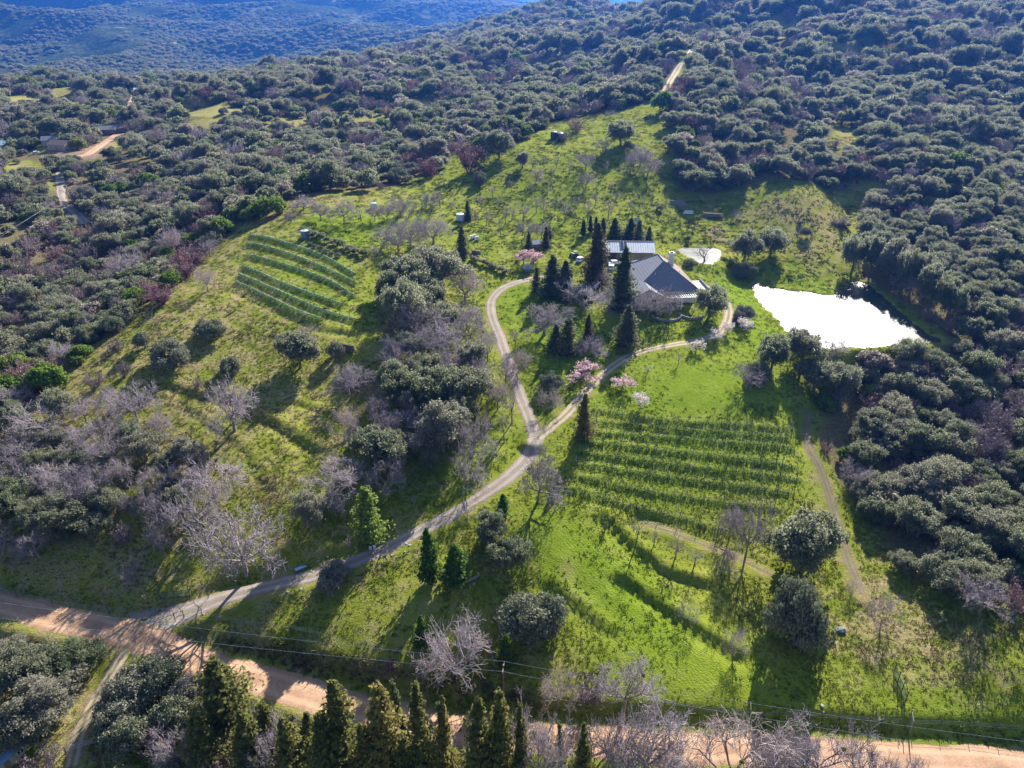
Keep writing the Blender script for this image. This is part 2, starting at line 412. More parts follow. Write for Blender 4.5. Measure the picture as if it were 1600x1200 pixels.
def ground_colour(g, pos, dry, soil, wild, lush):
    n1 = g.noise(pos, 0.035, 4, 0.6); n2 = g.noise(pos, 0.22, 5, 0.65); n3 = g.noise(pos, 1.6, 4, 0.7)
    green = g.mix(g.ramp(n1, 0.35, 0.65), (0.132, 0.165, 0.017), (0.222, 0.240, 0.034))
    green = g.mix(g.ramp(n2, 0.42, 0.72), green, (0.265, 0.275, 0.060))
    green = g.mix(g.math('MULTIPLY', lush, 0.8), green, (0.150, 0.232, 0.015))
    green = g.mix(g.math('MULTIPLY', g.ramp(n3, 0.45, 0.75), 0.45), green, (0.075, 0.115, 0.015))
    straw = g.mix(g.ramp(n3, 0.35, 0.7), (0.20, 0.165, 0.075), (0.33, 0.265, 0.14))
    f = g.math('ADD', dry, g.math('MULTIPLY', g.math('SUBTRACT', n2, 0.5), 1.5))
    f = g.math('ADD', f, g.math('MULTIPLY', g.math('SUBTRACT', n3, 0.5), 0.9))
    c = g.mix(g.ramp(f, 0.32, 0.85), green, straw)
    litter = g.mix(g.ramp(n3, 0.35, 0.65), (0.085, 0.075, 0.038), (0.20, 0.165, 0.085))
    fw = g.math('ADD', wild, g.math('MULTIPLY', g.math('SUBTRACT', n1, 0.5), 0.9))
    c = g.mix(g.ramp(fw, 0.35, 0.95), c, litter)
    earth = g.mix(g.ramp(n3, 0.3, 0.7), (0.17, 0.115, 0.08), (0.30, 0.215, 0.15))
    fs = g.math('ADD', soil, g.math('MULTIPLY', g.math('SUBTRACT', g.math('ADD', n2, n3), 1.0), 0.9))
    c = g.mix(g.ramp(fs, 0.35, 0.8), c, earth)
    return c, n2, n3
gm, nt, out = mat('ground'); g = N(nt)
pos = g.n('ShaderNodeNewGeometry').outputs['Position']
col_, n2, n3 = ground_colour(g, pos, g.attr('dry').outputs['Fac'], g.attr('soil').outputs['Fac'], g.attr('wild').outputs['Fac'], g.attr('lush').outputs['Fac'])
# woods and clearings of the far mountains, too far to tell the trees apart
v = g.n('ShaderNodeTexVoronoi'); v.inputs['Scale'].default_value = 0.085; g.l(pos, v.inputs['Vector'])
nf = g.noise(pos, 0.006, 6, 0.62)
wood = g.mix(g.ramp(v.outputs['Distance'], 0.1, 0.7), (0.075, 0.095, 0.045), (0.03, 0.042, 0.022))
clear = g.mix(g.ramp(g.noise(pos, 0.02, 3), 0.4, 0.6), (0.30, 0.25, 0.15), (0.16, 0.20, 0.06))
farc = g.mix(g.ramp(nf, 0.60, 0.70), wood, clear)
col_ = g.mix(g.attr('far').outputs['Fac'], col_, farc)
b = g.bsdf(col_, 1.0, 0.0)
hgt = g.math('ADD', g.math('MULTIPLY', n2, 1.2), g.math('MULTIPLY', g.noise(pos, 3.5, 4, 0.7), 0.55))
wv = g.n('ShaderNodeTexWave'); wv.inputs['Scale'].default_value = 0.43; wv.inputs['Distortion'].default_value = 9.0; wv.inputs['Detail'].default_value = 3; wv.inputs['Detail Scale'].default_value = 1.2
mp = g.n('ShaderNodeMapping'); mp.inputs['Rotation'].default_value = (0, 0, -0.635); g.l(pos, mp.inputs['Vector']); g.l(mp.outputs[0], wv.inputs['Vector'])
hgt = g.math('ADD', hgt, g.math('MULTIPLY', wv.outputs['Fac'], g.math('MULTIPLY', g.attr('mown').outputs['Fac'], 0.07)))
g.bump(hgt, 1.0, 0.42, b)
g.l(b.outputs[0], out.inputs[0]); MATS['ground'] = gm

def road_mat(name, c1, c2, tracks, grass):
    m, nt, out = mat(name); g = N(nt)
    pos = g.n('ShaderNodeNewGeometry').outputs['Position']
    ac = g.attr('across').outputs['Fac']              # -1 .. 1 over the width
    n1 = g.noise(pos, 0.25, 5, 0.65); n3 = g.noise(pos, 2.2, 5, 0.7)
    c = g.mix(g.ramp(n1, 0.3, 0.7), c1, c2)
    c = g.mix(g.math('MULTIPLY', g.ramp(n3, 0.35, 0.75), 0.5), c, tuple(x * 0.62 for x in c1))
    a2 = g.math('ABSOLUTE', ac)
    d = g.math('ABSOLUTE', g.math('SUBTRACT', a2, 0.48))       # wheel ruts
    c = g.mix(g.math('MULTIPLY', g.math('SUBTRACT', 1.0, g.ramp(d, 0.05, 0.25)), tracks), c, tuple(min(1, x * 1.28) for x in c2))
    if grass > 0:
        mid = g.math('SUBTRACT', 1.0, g.ramp(g.math('ADD', a2, g.math('MULTIPLY', n3, 0.25)), 0.2, 0.42))
        c = g.mix(g.math('MULTIPLY', mid, grass), c, (0.13, 0.16, 0.04))
    edge = g.ramp(g.math('ADD', a2, g.math('MULTIPLY', n3, 0.35)), 0.98, 1.2)
    c = g.mix(edge, c, (0.14, 0.15, 0.05))
    b = g.bsdf(c, 0.95, 0.08)
    g.bump(g.math('ADD', n3, g.math('MULTIPLY', d, 0.4)), 0.6, 0.12, b)
    g.l(b.outputs[0], out.inputs[0]); MATS[name] = m
road_mat('road_dirt', (0.32, 0.195, 0.12), (0.46, 0.295, 0.19), 0.45, 0)
road_mat('road_gravel', (0.235, 0.195, 0.165), (0.33, 0.275, 0.235), 0.4, 0.25)
road_mat('road_track', (0.30, 0.235, 0.165), (0.40, 0.32, 0.24), 0.4, 0.7)
road_mat('road_earth', (0.15, 0.12, 0.075), (0.21, 0.165, 0.105), 0.2, 0.5)

wm, nt, out = mat('water'); g = N(nt)
b = g.bsdf((0.035, 0.045, 0.03), 0.28, 0.32); b.inputs['IOR'].default_value = 1.333
pos = g.n('ShaderNodeNewGeometry').outputs['Position']
g.bump(g.noise(pos, 1.3, 3, 0.5), 0.25, 0.06, b)
rr_ = g.n('ShaderNodeMapRange'); rr_.inputs['To Min'].default_value = 0.19; rr_.inputs['To Max'].default_value = 0.34; g.l(g.noise(pos, 0.12, 3, 0.5), rr_.inputs['Value']); g.l(rr_.outputs[0], b.inputs['Roughness'])
g.l(b.outputs[0], out.inputs[0]); MATS['water'] = wm
plain('roof_metal', (0.36, 0.40, 0.45), 0.45, 0.4, 0.12, 0.7)
plain('roof_shingle', (0.205, 0.21, 0.245), 0.85, 0.15, 0.22, 3)
plain('roof_brown', (0.20, 0.15, 0.125), 0.85, 0.15, 0.2, 3)
plain('roof_trim', (0.26, 0.25, 0.25), 0.7, 0.2, 0.15, 3)
plain('roof_blue', (0.20, 0.34, 0.50), 0.4, 0.4, 0.2, 1)
plain('white_wall', (0.66, 0.65, 0.62), 0.8, 0.2, 0.1, 1)
plain('tan_wall', (0.45, 0.36, 0.27), 0.85, 0.15, 0.15, 1)
plain('barn_wall', (0.20, 0.15, 0.12), 0.85, 0.1, 0.25, 1.5)
plain('stone', (0.21, 0.22, 0.225), 0.9, 0.15, 0.3, 2.5)
plain('pale_stone', (0.28, 0.27, 0.255), 0.9, 0.15, 0.25, 2.5)
plain('patio', (0.50, 0.48, 0.45), 0.8, 0.2, 0.12, 1)
plain('wood', (0.24, 0.18, 0.13), 0.85, 0.1, 0.3, 3)
plain('grey_wood', (0.25, 0.225, 0.205), 0.9, 0.1, 0.3, 3)
plain('pole_wood', (0.27, 0.15, 0.09), 0.85, 0.1, 0.25, 3)
plain('steel', (0.30, 0.31, 0.32), 0.4, 0.5, 0.15, 3, 0.6)
plain('dark_steel', (0.05, 0.055, 0.055), 0.6, 0.4, 0.2, 3)
plain('green_tank', (0.03, 0.06, 0.055), 0.5, 0.4, 0.2, 1)
plain('blue_tank', (0.10, 0.16, 0.22), 0.45, 0.4, 0.2, 1)
plain('pale_tank', (0.42, 0.52, 0.60), 0.45, 0.4, 0.15, 1)
plain('white_paint', (0.75, 0.75, 0.74), 0.35, 0.5, 0.06, 2)
plain('car_paint', (0.62, 0.65, 0.68), 0.25, 0.6, 0.04, 2)
plain('dark_glass', (0.02, 0.025, 0.03), 0.08, 0.6, 0.1, 2)
plain('rubber', (0.025, 0.025, 0.025), 0.8, 0.2, 0.2, 2)
plain('solar', (0.03, 0.045, 0.09), 0.15, 0.6, 0.2, 1)
plain('wire', (0.35, 0.35, 0.35), 0.9, 0.1, 0.1, 1, 0.0)
plain('red_paint', (0.30, 0.09, 0.06), 0.6, 0.3, 0.2, 2)
plain('green_mesh', (0.05, 0.16, 0.10), 0.7, 0.2, 0.2, 2)
m_, nt, out = mat('net'); g = N(nt)
pos = g.n('ShaderNodeNewGeometry').outputs['Position']
b = g.bsdf(g.mix(g.ramp(g.noise(pos, 0.3, 3), 0.35, 0.65), (0.17, 0.33, 0.12), (0.36, 0.46, 0.28)), 0.7, 0.2)
tr = g.n('ShaderNodeBsdfTransparent'); mx = g.n('ShaderNodeMixShader')
g.l(g.ramp(g.noise(pos, 1.1, 4, 0.7), 0.22, 0.72), mx.inputs[0]); g.l(b.outputs[0], mx.inputs[1]); g.l(tr.outputs[0], mx.inputs[2]); g.l(mx.outputs[0], out.inputs[0]); MATS['net'] = m_

# ------------------------------------------------------------------ mesh helpers
def mesh_np(name, v, faces, material, smooth=False):
    """v (n,3), faces (m,k) -> mesh"""
    me = bpy.data.meshes.new(name)
    v = np.asarray(v, np.float32); f = np.asarray(faces, np.int32)
    me.vertices.add(len(v)); me.vertices.foreach_set('co', v.ravel())
    me.loops.add(f.size); me.loops.foreach_set('vertex_index', f.ravel())
    me.polygons.add(len(f)); me.polygons.foreach_set('loop_start', np.arange(0, f.size, f.shape[1], dtype=np.int32))
    if smooth: me.polygons.foreach_set('use_smooth', np.ones(len(f), bool))
    me.update(calc_edges=True)
    if material: me.materials.append(MATS[material])
    return me
def link(name, data, parent=None, loc=(0, 0, 0), rz=0.0, label=None, cat=None, group=None, kind=None):
    o = bpy.data.objects.new(name, data); COL.objects.link(o)
    o.location = loc; o.rotation_euler = (0, 0, rz)
    if parent is not None: o.parent = parent
    if label: o['label'] = label
    if cat: o['category'] = cat
    if group: o['group'] = group
    if kind: o['kind'] = kind
    return o
class MB:
    """collects boxes, bars, prisms and tubes into one mesh"""
    def __init__(s): s.v = []; s.f = []
    def add(s, vs, fs):
        k = len(s.v); s.v += [tuple(map(float, p)) for p in vs]; s.f += [tuple(i + k for i in f) for f in fs]; return s
    def box(s, x0, x1, y0, y1, z0, z1):
        return s.add([(x0,y0,z0),(x1,y0,z0),(x1,y1,z0),(x0,y1,z0),(x0,y0,z1),(x1,y0,z1),(x1,y1,z1),(x0,y1,z1)],
                     [(0,3,2,1),(4,5,6,7),(0,1,5,4),(1,2,6,5),(2,3,7,6),(3,0,4,7)])
    def slab(s, quad, t):
        """a flat polygon given thickness t along its normal"""
        q = [Vector(p) for p in quad]; nrm = (q[1] - q[0]).cross(q[2] - q[0]).normalized()
        k = len(q); top = [p + nrm * t for p in q]
        fs = [tuple(range(k - 1, -1, -1)), tuple(range(k, 2 * k))] + [(i, (i + 1) % k, k + (i + 1) % k, k + i) for i in range(k)]
        return s.add(q + top, fs)
    def tube(s, pts, rad, sides=6, cap=True):
        pts = [Vector(p) for p in pts]
        if not hasattr(rad, '__len__'): rad = [rad] * len(pts)
        rings = []; vs = []; fs = []
        for i, p in enumerate(pts):
            d = (pts[min(i + 1, len(pts) - 1)] - pts[max(i - 1, 0)]).normalized()
            a = d.cross(Vector((0, 0, 1)) if abs(d.z) < 0.9 else Vector((1, 0, 0))).normalized(); b = d.cross(a)
            for k in range(sides):
                t = 2 * math.pi * k / sides
                vs.append(p + (a * math.cos(t) + b * math.sin(t)) * rad[i])
        for i in range(len(pts) - 1):
            for k in range(sides):
                k2 = (k + 1) % sides
                fs.append((i * sides + k, i * sides + k2, (i + 1) * sides + k2, (i + 1) * sides + k))
        if cap:
            fs.append(tuple(range(sides))[::-1]); fs.append(tuple(range((len(pts) - 1) * sides, len(pts) * sides)))
        return s.add(vs, fs)
    def lathe(s, prof, sides=20):
        vs = []; fs = []
        for r_, z in prof:
            for k in range(sides):
                t = 2 * math.pi * k / sides; vs.append((r_ * math.cos(t), r_ * math.sin(t), z))
        for i in range(len(prof) - 1):
            for k in range(sides):
                k2 = (k + 1) % sides; fs.append((i * sides + k, i * sides + k2, (i + 1) * sides + k2, (i + 1) * sides + k))
        fs.append(tuple(range((len(prof) - 1) * sides, len(prof) * sides)))
        return s.add(vs, fs)
    def mesh(s, name, material):
        me = bpy.data.meshes.new(name); me.from_pydata(s.v, [], s.f); me.update(); me.materials.append(MATS[material]); return me
    def build(s, name, material, parent=None, **k):
        return link(name, s.mesh(name, material), parent, **k)

# ------------------------------------------------------------------ ground sheet with its kinds of cover
def soft(poly_px, fade=4.0):
    p = smooth_line(hits(poly_px)[:, :2], 4.0, True)
    v = np.zeros(GX.shape)
    sel = (GX > p[:, 0].min() - fade) & (GX < p[:, 0].max() + fade) & (GY > p[:, 1].min() - fade) & (GY < p[:, 1].max() + fade)
    v[sel] = np.clip(0.5 - sdist(GX[sel], GY[sel], p[::2] if len(p) > 40 else p) / fade * 0.5, 0, 1)
    return v
EDGE = [(0,655),(60,635),(125,565),(200,500),(262,455),(330,400),(372,352),(440,322),(520,300),(600,296),(640,285),(690,262),(720,238),(770,240),(830,215),(855,192),(905,183),(960,176),(1036,156),
        (1046,185),(1050,235),(1062,300),(1130,300),(1180,290),(1340,300),(1355,370),(1340,432),(1400,470),(1462,520),(1470,535),(1400,560),(1300,575),(1290,625),(1265,680),(1300,745),(1365,815),(1400,890),(1500,935),(1600,965)]
edge_w = hits(EDGE)[:, :2]
WILD = np.concatenate([[(-900, edge_w[0][1] - 60), (-260, edge_w[0][1] - 20)], edge_w, [(400, 60), (1300, 0), (1700, 2400), (-2400, 2400)]])
mask_r = np.hypot(GX, GY)
wild = np.zeros(GX.shape); s_ = (mask_r < 1800)
wild[s_] = np.clip(0.5 - sdist(GX[s_], GY[s_], WILD) / 8.0, 0, 1)
far = np.clip((mask_r - 1350) / 350, 0, 1)
GAPS = [  # clearings in the brush: px, py, half width, half height
 (1222,42,26,22),(1330,72,34,7),(1390,82,22,6),(1245,20,10,9),(1320,220,22,20),(1305,190,12,10),(560,182,60,9),(620,170,35,9),(655,160,22,7),(455,192,40,9),(345,175,60,10),(330,195,40,10),(300,160,25,8),
 (36,262,30,12),(40,158,30,11),(95,140,22,8),(130,160,26,12),(640,85,18,7),(650,115,18,7),(420,190,30,8),(540,215,16,14),(340,112,20,5),(180,226,16,6),(84,232,26,7),(12,236,20,6),(66,290,20,8),(1350,290,26,8),(140,378,12,6),(1066,120,7,36),(880,80,12,4),(1000,60,20,5),(1120,60,14,4),(1500,90,26,4)]
gap_w = []
gapm = np.zeros(GX.shape)
for (a, b_, w_, h_) in GAPS:
    pts = hits([(a + w_ * math.cos(t), b_ + h_ * math.sin(t)) for t in np.linspace(0, 2 * math.pi, 10, endpoint=False)])[:, :2]
    if np.ptp(pts[:, 1]) > 200:
        c_ = hit(a, b_ + h_ * 0.5); k_ = mpp(c_)
        pts = np.array([(c_[0] + w_ * k_ * math.cos(t), c_[1] + 38 * math.sin(t)) for t in np.linspace(0, 2 * math.pi, 10, endpoint=False)])
    gap_w.append(pts)
    sel = (GX > pts[:, 0].min() - 6) & (GX < pts[:, 0].max() + 6) & (GY > pts[:, 1].min() - 6) & (GY < pts[:, 1].max() + 6)
    gapm[sel] = np.maximum(gapm[sel], np.clip(0.5 - sdist(GX[sel], GY[sel], pts) / 6, 0, 1))
wild *= 1 - 0.85 * gapm
wild0 = wild.copy()
DRY = [([(215,500),(300,455),(370,450),(400,520),(420,560),(330,590),(240,560)],.55),([(130,540),(215,500),(260,590),(330,610),(200,640),(120,610)],.5),([(430,540),(560,560),(640,560),(600,640),(470,620)],.45),
       ([(500,590),(600,560),(640,570),(620,620),(540,630)],.7),([(400,690),(520,680),(540,760),(440,830),(380,800)],.4),([(620,700),(700,730),(690,790),(640,780),(600,800)],.35),([(380,930),(560,900),(760,870),(760,960),(600,1000),(420,975)],.42),
       ([(850,830),(900,880),(960,980),(880,940),(840,880)],.45),([(860,960),(930,1010),(980,1050),(900,1060),(850,1000)],.62),([(1290,880),(1400,860),(1480,940),(1600,970),(1600,1110),(1380,1085),(1290,1050)],.72),([(1130,330),(1340,310),(1340,430),(1250,430),(1190,390)],.60),
       ([(980,880),(1100,900),(1200,960),(1220,1020),(1120,1000)],.3),([(1040,310),(1130,330),(1140,370),(1060,350)],.4),([(960,200),(1040,160),(1050,300),(1000,280)],.3),([(280,975),(450,995),(600,1022),(720,1042),(740,1075),(600,1075),(430,1040),(300,1000)],.55),
       ([(0,600),(120,570),(150,640),(60,680),(0,700)],.5),([(1270,600),(1250,640),(1230,700),(1270,720),(1300,640)],.35),([(380,365),(420,350),(430,372),(400,420),(375,420)],.5)]
dry = 0.32 + 0.28 * np.clip(-GX / 80, -1, 1) * (GY < 330)
for p_, k_ in DRY: dry = np.maximum(dry, soft(p_, 14) * k_)
dry = np.maximum(dry, gapm * 0.62)
SOIL = [([(500,585),(600,570),(640,555),(610,630),(520,625)],.5),([(590,440),(625,430),(640,500),(610,560),(585,520)],.5),([(600,330),(380,352),(395,362),(440,350)],.4),([(1090,365),(1130,345),(1145,400),(1130,402),(1125,385)],.55),([(1230,560),(1260,600),(1250,690),(1230,640)],.35),
        ([(1270,700),(1320,850),(1400,1000),(1370,1000),(1290,860),(1255,740)],.5),([(860,885),(905,880),(895,895),(862,900)],.6),([(1330,900),(1380,900),(1400,960),(1350,960)],.4),([(300,985),(450,1005),(600,1035),(740,1060),(730,1080),(560,1075),(400,1030)],.28),([(70,230),(180,215),(160,245),(90,250)],.6),([(1440,560),(1490,600),(1480,640),(1420,600)],.2),([(385,365),(395,365),(382,400),(378,395)],.6)]
soil = np.zeros(GX.shape)
for p_, k_ in SOIL: soil = np.maximum(soil, soft(p_, 5) * k_ * 1.35)
soil = np.maximum(soil, road_mask * 0.55)
for ln in (pond_line, pool_line):
    sel = (GX > ln[:, 0].min() - 6) & (GX < ln[:, 0].max() + 6) & (GY > ln[:, 1].min() - 6) & (GY < ln[:, 1].max() + 6)
    d = np.abs(sdist(GX[sel], GY[sel], ln)); soil[sel] = np.maximum(soil[sel], 0.6 * np.clip(1 - d / 1.3, 0, 1))
LUSH = [([(840,800),(960,830),(1000,880),(1150,1020),(1250,1080),(1250,1120),(1050,1090),(960,1020),(900,930),(850,870)],.9),([(930,600),(1120,545),(1230,600),(1230,660),(930,650)],.8),([(870,670),(930,650),(1240,670),(1250,770),(1000,790),(880,770)],.55),([(620,285),(720,240),(860,200),(1000,190),(1040,300),(900,310),(660,350)],.2),
        ([(760,450),(830,440),(960,500),(1120,500),(1040,535),(960,560),(900,620),(850,660),(800,540)],.8),([(1110,430),(1180,440),(1230,540),(1150,560),(1130,500)],.9),([(640,350),(800,330),(1000,330),(980,380),(740,420)],.25),([(380,360),(560,400),(560,520),(380,450)],.45),([(480,330),(620,330),(600,400),(480,370)],.7),([(1180,425),(1300,445),(1320,470),(1250,455)],.8),([(1380,1095),(1600,1120),(1600,1140),(1400,1110)],.8),([(700,640),(830,660),(820,720),(740,780),(700,740)],.5)]
lush = np.zeros(GX.shape)
for p_, k_ in LUSH: lush = np.maximum(lush, soft(p_, 8) * k_)
dry = np.clip(dry, 0.06, 1)
lush *= 1 - wild
dry = dry * (1 - 0.6 * lush)
BANK = np.maximum(soft([(275,975),(360,990),(450,1002),(600,1032),(720,1052),(860,1085),(860,1110),(740,1085),(600,1070),(450,1038),(340,1005)], 2.5), 0.7 * soft([(1090,1118),(1300,1128),(1600,1148),(1600,1162),(1300,1142),(1090,1130)], 2))
wild = np.maximum(wild, BANK)
mown = np.maximum(soft([(840,800),(960,830),(1000,880),(1150,1020),(1250,1080),(1250,1120),(1050,1090),(960,1020),(900,930),(850,870)], 6), 0.7 * soft([(380,930),(560,900),(760,870),(760,960),(600,1000),(420,975)], 6))
mown = np.maximum(mown, 0.6 * soft([(930,600),(1120,545),(1230,600),(1230,660),(930,650)], 6))

gv = np.stack([GX, GY, GZ], -1).reshape(-1, 3)
ii, jj = np.meshgrid(np.arange(NR - 1), np.arange(NT), indexing='ij'); j2 = (jj + 1) % NT
gf = np.stack([ii * NT + jj, (ii) * NT + j2, (ii + 1) * NT + j2, (ii + 1) * NT + jj], -1).reshape(-1, 4)[:, ::-1]
gme = mesh_np('ground', gv, gf, 'ground', True)
for nm, arr in (('dry', dry), ('soil', soil), ('wild', wild), ('lush', lush), ('far', far), ('mown', mown)):
    at = gme.attributes.new(nm, 'FLOAT', 'POINT'); at.data.foreach_set('value', arr.astype(np.float32).ravel())
ground = link('ground', gme, kind='structure')
def gridval(arr, x, y):
    rr = np.hypot(x - OX, y - OY); th = np.arctan2(x - OX, y - OY); th = np.where(th < ths[0], th + 2 * np.pi, th)
    i = np.clip(np.searchsorted(rs, rr), 0, NR - 1); j = np.clip(np.searchsorted(ths, th), 0, NT - 1)
    return arr[i, j]

# water
def water(name, ln, z):
    c = ln[:, :2].mean(0)
    me = bpy.data.meshes.new(name)
    me.from_pydata([(p[0] - (c[0] - p[0]) * 0.01, p[1] - (c[1] - p[1]) * 0.01, z) for p in ln], [], [list(range(len(ln)))])
    if me.polygons[0].normal.z < 0: me.flip_normals()
    me.materials.append(MATS['water'])
    return link(name, me, kind='structure')
water('pond_water', pond_line, POND_Z)
water('pool_water', pool_line, POOL_Z)

# roads: draped ribbons with uneven edges
def ribbon(name, key, width, material, lift=0.05, flare=0):
    ln = smooth_line(road_lines[key][:, :2], 0.8)
    d = np.gradient(ln, axis=0); d /= np.linalg.norm(d, axis=1)[:, None] + 1e-9
    nr_ = np.stack([-d[:, 1], d[:, 0]], -1)
    K_ = 11
    u = np.linspace(-1, 1, K_)
    s = np.arange(len(ln)) * 0.8
    wl = width * 0.5 * (1 + 0.30 * fbm(s / 6.0, s * 0 + 3.1, 5)); wr = width * 0.5 * (1 + 0.30 * fbm(s / 6.0, s * 0 + 71.7, 5))
    if flare: fl = 1 + flare * np.clip(1 - s / 22.0, 0, 1) ** 2; wl = wl * fl; wr = wr * fl
    off = np.where(u[None] < 0, u[None] * wl[:, None], u[None] * wr[:, None])
    P = ln[:, None, :] + nr_[:, None, :] * off[:, :, None]
    zc = h_at(P[:, :, 0].ravel(), P[:, :, 1].ravel()).reshape(P.shape[:2])
    lf = lift * (np.clip((s - 1.0) / 14.0, 0.3, 1) if flare else np.ones(len(s)))[:, None]
    z = zc + lf * (1 - np.abs(u[None]) ** 6 * 1.6) - 0.03 * (np.abs(np.abs(u[None]) - 0.5) < 0.12)
    v = np.concatenate([P, z[:, :, None]], -1).reshape(-1, 3)
    a, b = np.meshgrid(np.arange(len(ln) - 1), np.arange(K_ - 1), indexing='ij')
    f = np.stack([a * K_ + b, (a + 1) * K_ + b, (a + 1) * K_ + b + 1, a * K_ + b + 1], -1).reshape(-1, 4)[:, ::-1]
    me = mesh_np(name, v, f, material, True)
    if me.polygons[0].normal.z < 0: me.flip_normals()
    at = me.attributes.new('across', 'FLOAT', 'POINT'); at.data.foreach_set('value', np.tile(u, len(ln)).astype(np.float32))
    return link(name, me, kind='structure')
ribbon('dirt_road', 'dirt_road', 6.8, 'road_dirt', 0.10)
ribbon('driveway', 'driveway', 3.9, 'road_gravel', 0.13, 1.9)
ribbon('driveway', 'driveway_west', 3.3, 'road_gravel', 0.10)
ribbon('driveway', 'driveway_east', 2.9, 'road_track', 0.08)
ribbon('grove_track', 'track_grove', 2.2, 'road_earth', 0.04)
ribbon('gate_track', 'track_gate', 2.3, 'road_track', 0.06)
ribbon('lane', 'lane', 5.0, 'road_gravel', 0.25)
ribbon('lane', 'lane_upper', 6.0, 'road_dirt', 0.35)
ribbon('lane', 'lane_far', 6.0, 'road_dirt', 0.4)
ribbon('ridge_track', 'ridge_track', 4.5, 'road_track', 0.35)
ribbon('vineyard_track', 'vine_track', 1.7, 'road_earth', 0.03)

# ------------------------------------------------------------------ plants: a few of each kind are grown, then copied
def unit(a):
    return a / (np.linalg.norm(a, axis=-1, keepdims=True) + 1e-9)
def leaf_quads(rng, p, nrm, size, tilt=0.7, aspect=0.62):
    """p (n,3) centres; leaf sprays facing roughly along nrm"""
    n_ = len(p)
    d = unit(nrm + rng.normal(0, tilt, (n_, 3)))
    a = unit(np.cross(d, rng.normal(0, 1, (n_, 3)))); b = np.cross(d, a)
    s = (size * rng.uniform(0.6, 1.35, n_))[:, None]
    bend = d * s * 0.25
    q = np.stack([p - a * s - b * s * aspect * 0.3, p + b * s * aspect - bend, p + a * s + b * s * aspect * 0.2, p - b * s * aspect + bend], 1)
    return q.reshape(-1, 3), np.arange(n_ * 4).reshape(-1, 4)
def tubes_np(segs, sides=3):
    """segs: (n,8) start, end, r0, r1 -> tapered prisms"""
    s = np.asarray(segs, float)
    a, b, r0, r1 = s[:, :3], s[:, 3:6], s[:, 6:7], s[:, 7:8]
    d = unit(b - a)
    h = np.where(np.abs(d[:, 2:3]) < 0.9, np.array([[0, 0, 1.0]]), np.array([[1.0, 0, 0]]))
    u = unit(np.cross(d, h)); w = np.cross(d, u)
    vs = []
    for base, rr in ((a, r0), (b, r1)):
        for k in range(sides):
            t = 2 * math.pi * k / sides
            vs.append(base + (u * math.cos(t) + w * math.sin(t)) * rr)
    v = np.stack(vs, 1)
    n_ = len(s)
    f = []
    for k in range(sides):
        k2 = (k + 1) % sides
        f.append([k, k2, sides + k2, sides + k])
    f = (np.arange(n_)[:, None, None] * 2 * sides + np.array(f)[None]).reshape(-1, 4)
    return v.reshape(-1, 3), f
def join(parts):
    vs, fs, k = [], [], 0
    for v, f in parts:
        vs.append(v); fs.append(f + k); k += len(v)
    return np.concatenate(vs), np.concatenate(fs)

def grow_oak(seed, R=5.5, H=8.5, nb=80, nl=16000, leaf=0.175, flat=0.62):
    rng = np.random.RandomState(seed)
    dirs = unit(rng.normal(0, 1, (nb, 3)) * [1, 1, 0.75] + [0, 0, 0.18])
    rad = rng.uniform(0.42, 0.88, nb)[:, None]
    c = dirs * rad * np.array([R, R, H * 0.5 * 0.85])
    lop = 1 + 0.22 * np.sin(np.arctan2(c[:, 1], c[:, 0]) * 2 + rng.uniform(0, 6))
    c[:, :2] *= lop[:, None]
    c[:, 2] += H * 0.50
    br = R * rng.uniform(0.10, 0.27, nb)
    w = br ** 2; cnt = (nl * w / w.sum()).astype(int)
    P_, D_ = [], []
    for i in range(nb):
        d = unit(rng.normal(0, 1, (cnt[i], 3)))
        d[:, 2] = np.where(d[:, 2] < -0.45, -d[:, 2], d[:, 2])
        k = br[i] * (1 + rng.normal(0, 0.13, cnt[i]))[:, None] * np.where(rng.rand(cnt[i]) < .16, rng.uniform(1.0, 1.35, cnt[i]), rng.uniform(0.7, 1.05, cnt[i]))[:, None]
        sub = 1 + 0.18 * np.sin(d[:, :1] * 7 + i) * np.sin(d[:, 1:2] * 7 + 2 * i)
        P_.append(c[i] + d * k * sub * [1, 1, 0.85]); D_.append(d)
    p = np.concatenate(P_); d = np.concatenate(D_)
    keep = p[:, 2] > 0.35
    crown = leaf_quads(rng, p[keep], d[keep] + [0, 0, 0.25], leaf)
    segs = []
    fork = np.array([rng.normal(0, .2), rng.normal(0, .2), H * 0.27])
    segs.append([0, 0, -0.6, fork[0] * .5, fork[1] * .5, H * 0.14, R * 0.085, R * 0.07]); segs.append([fork[0] * .5, fork[1] * .5, H * 0.14, *fork, R * 0.07, R * 0.06])
    for i in rng.permutation(nb)[:12]:
        m = fork + (c[i] - fork) * 0.5 + rng.normal(0, 0.3, 3)
        segs.append([*fork, *m, R * 0.04, R * 0.026]); segs.append([*m, *c[i], R * 0.026, R * 0.01])
    return crown, tubes_np(segs, 6)

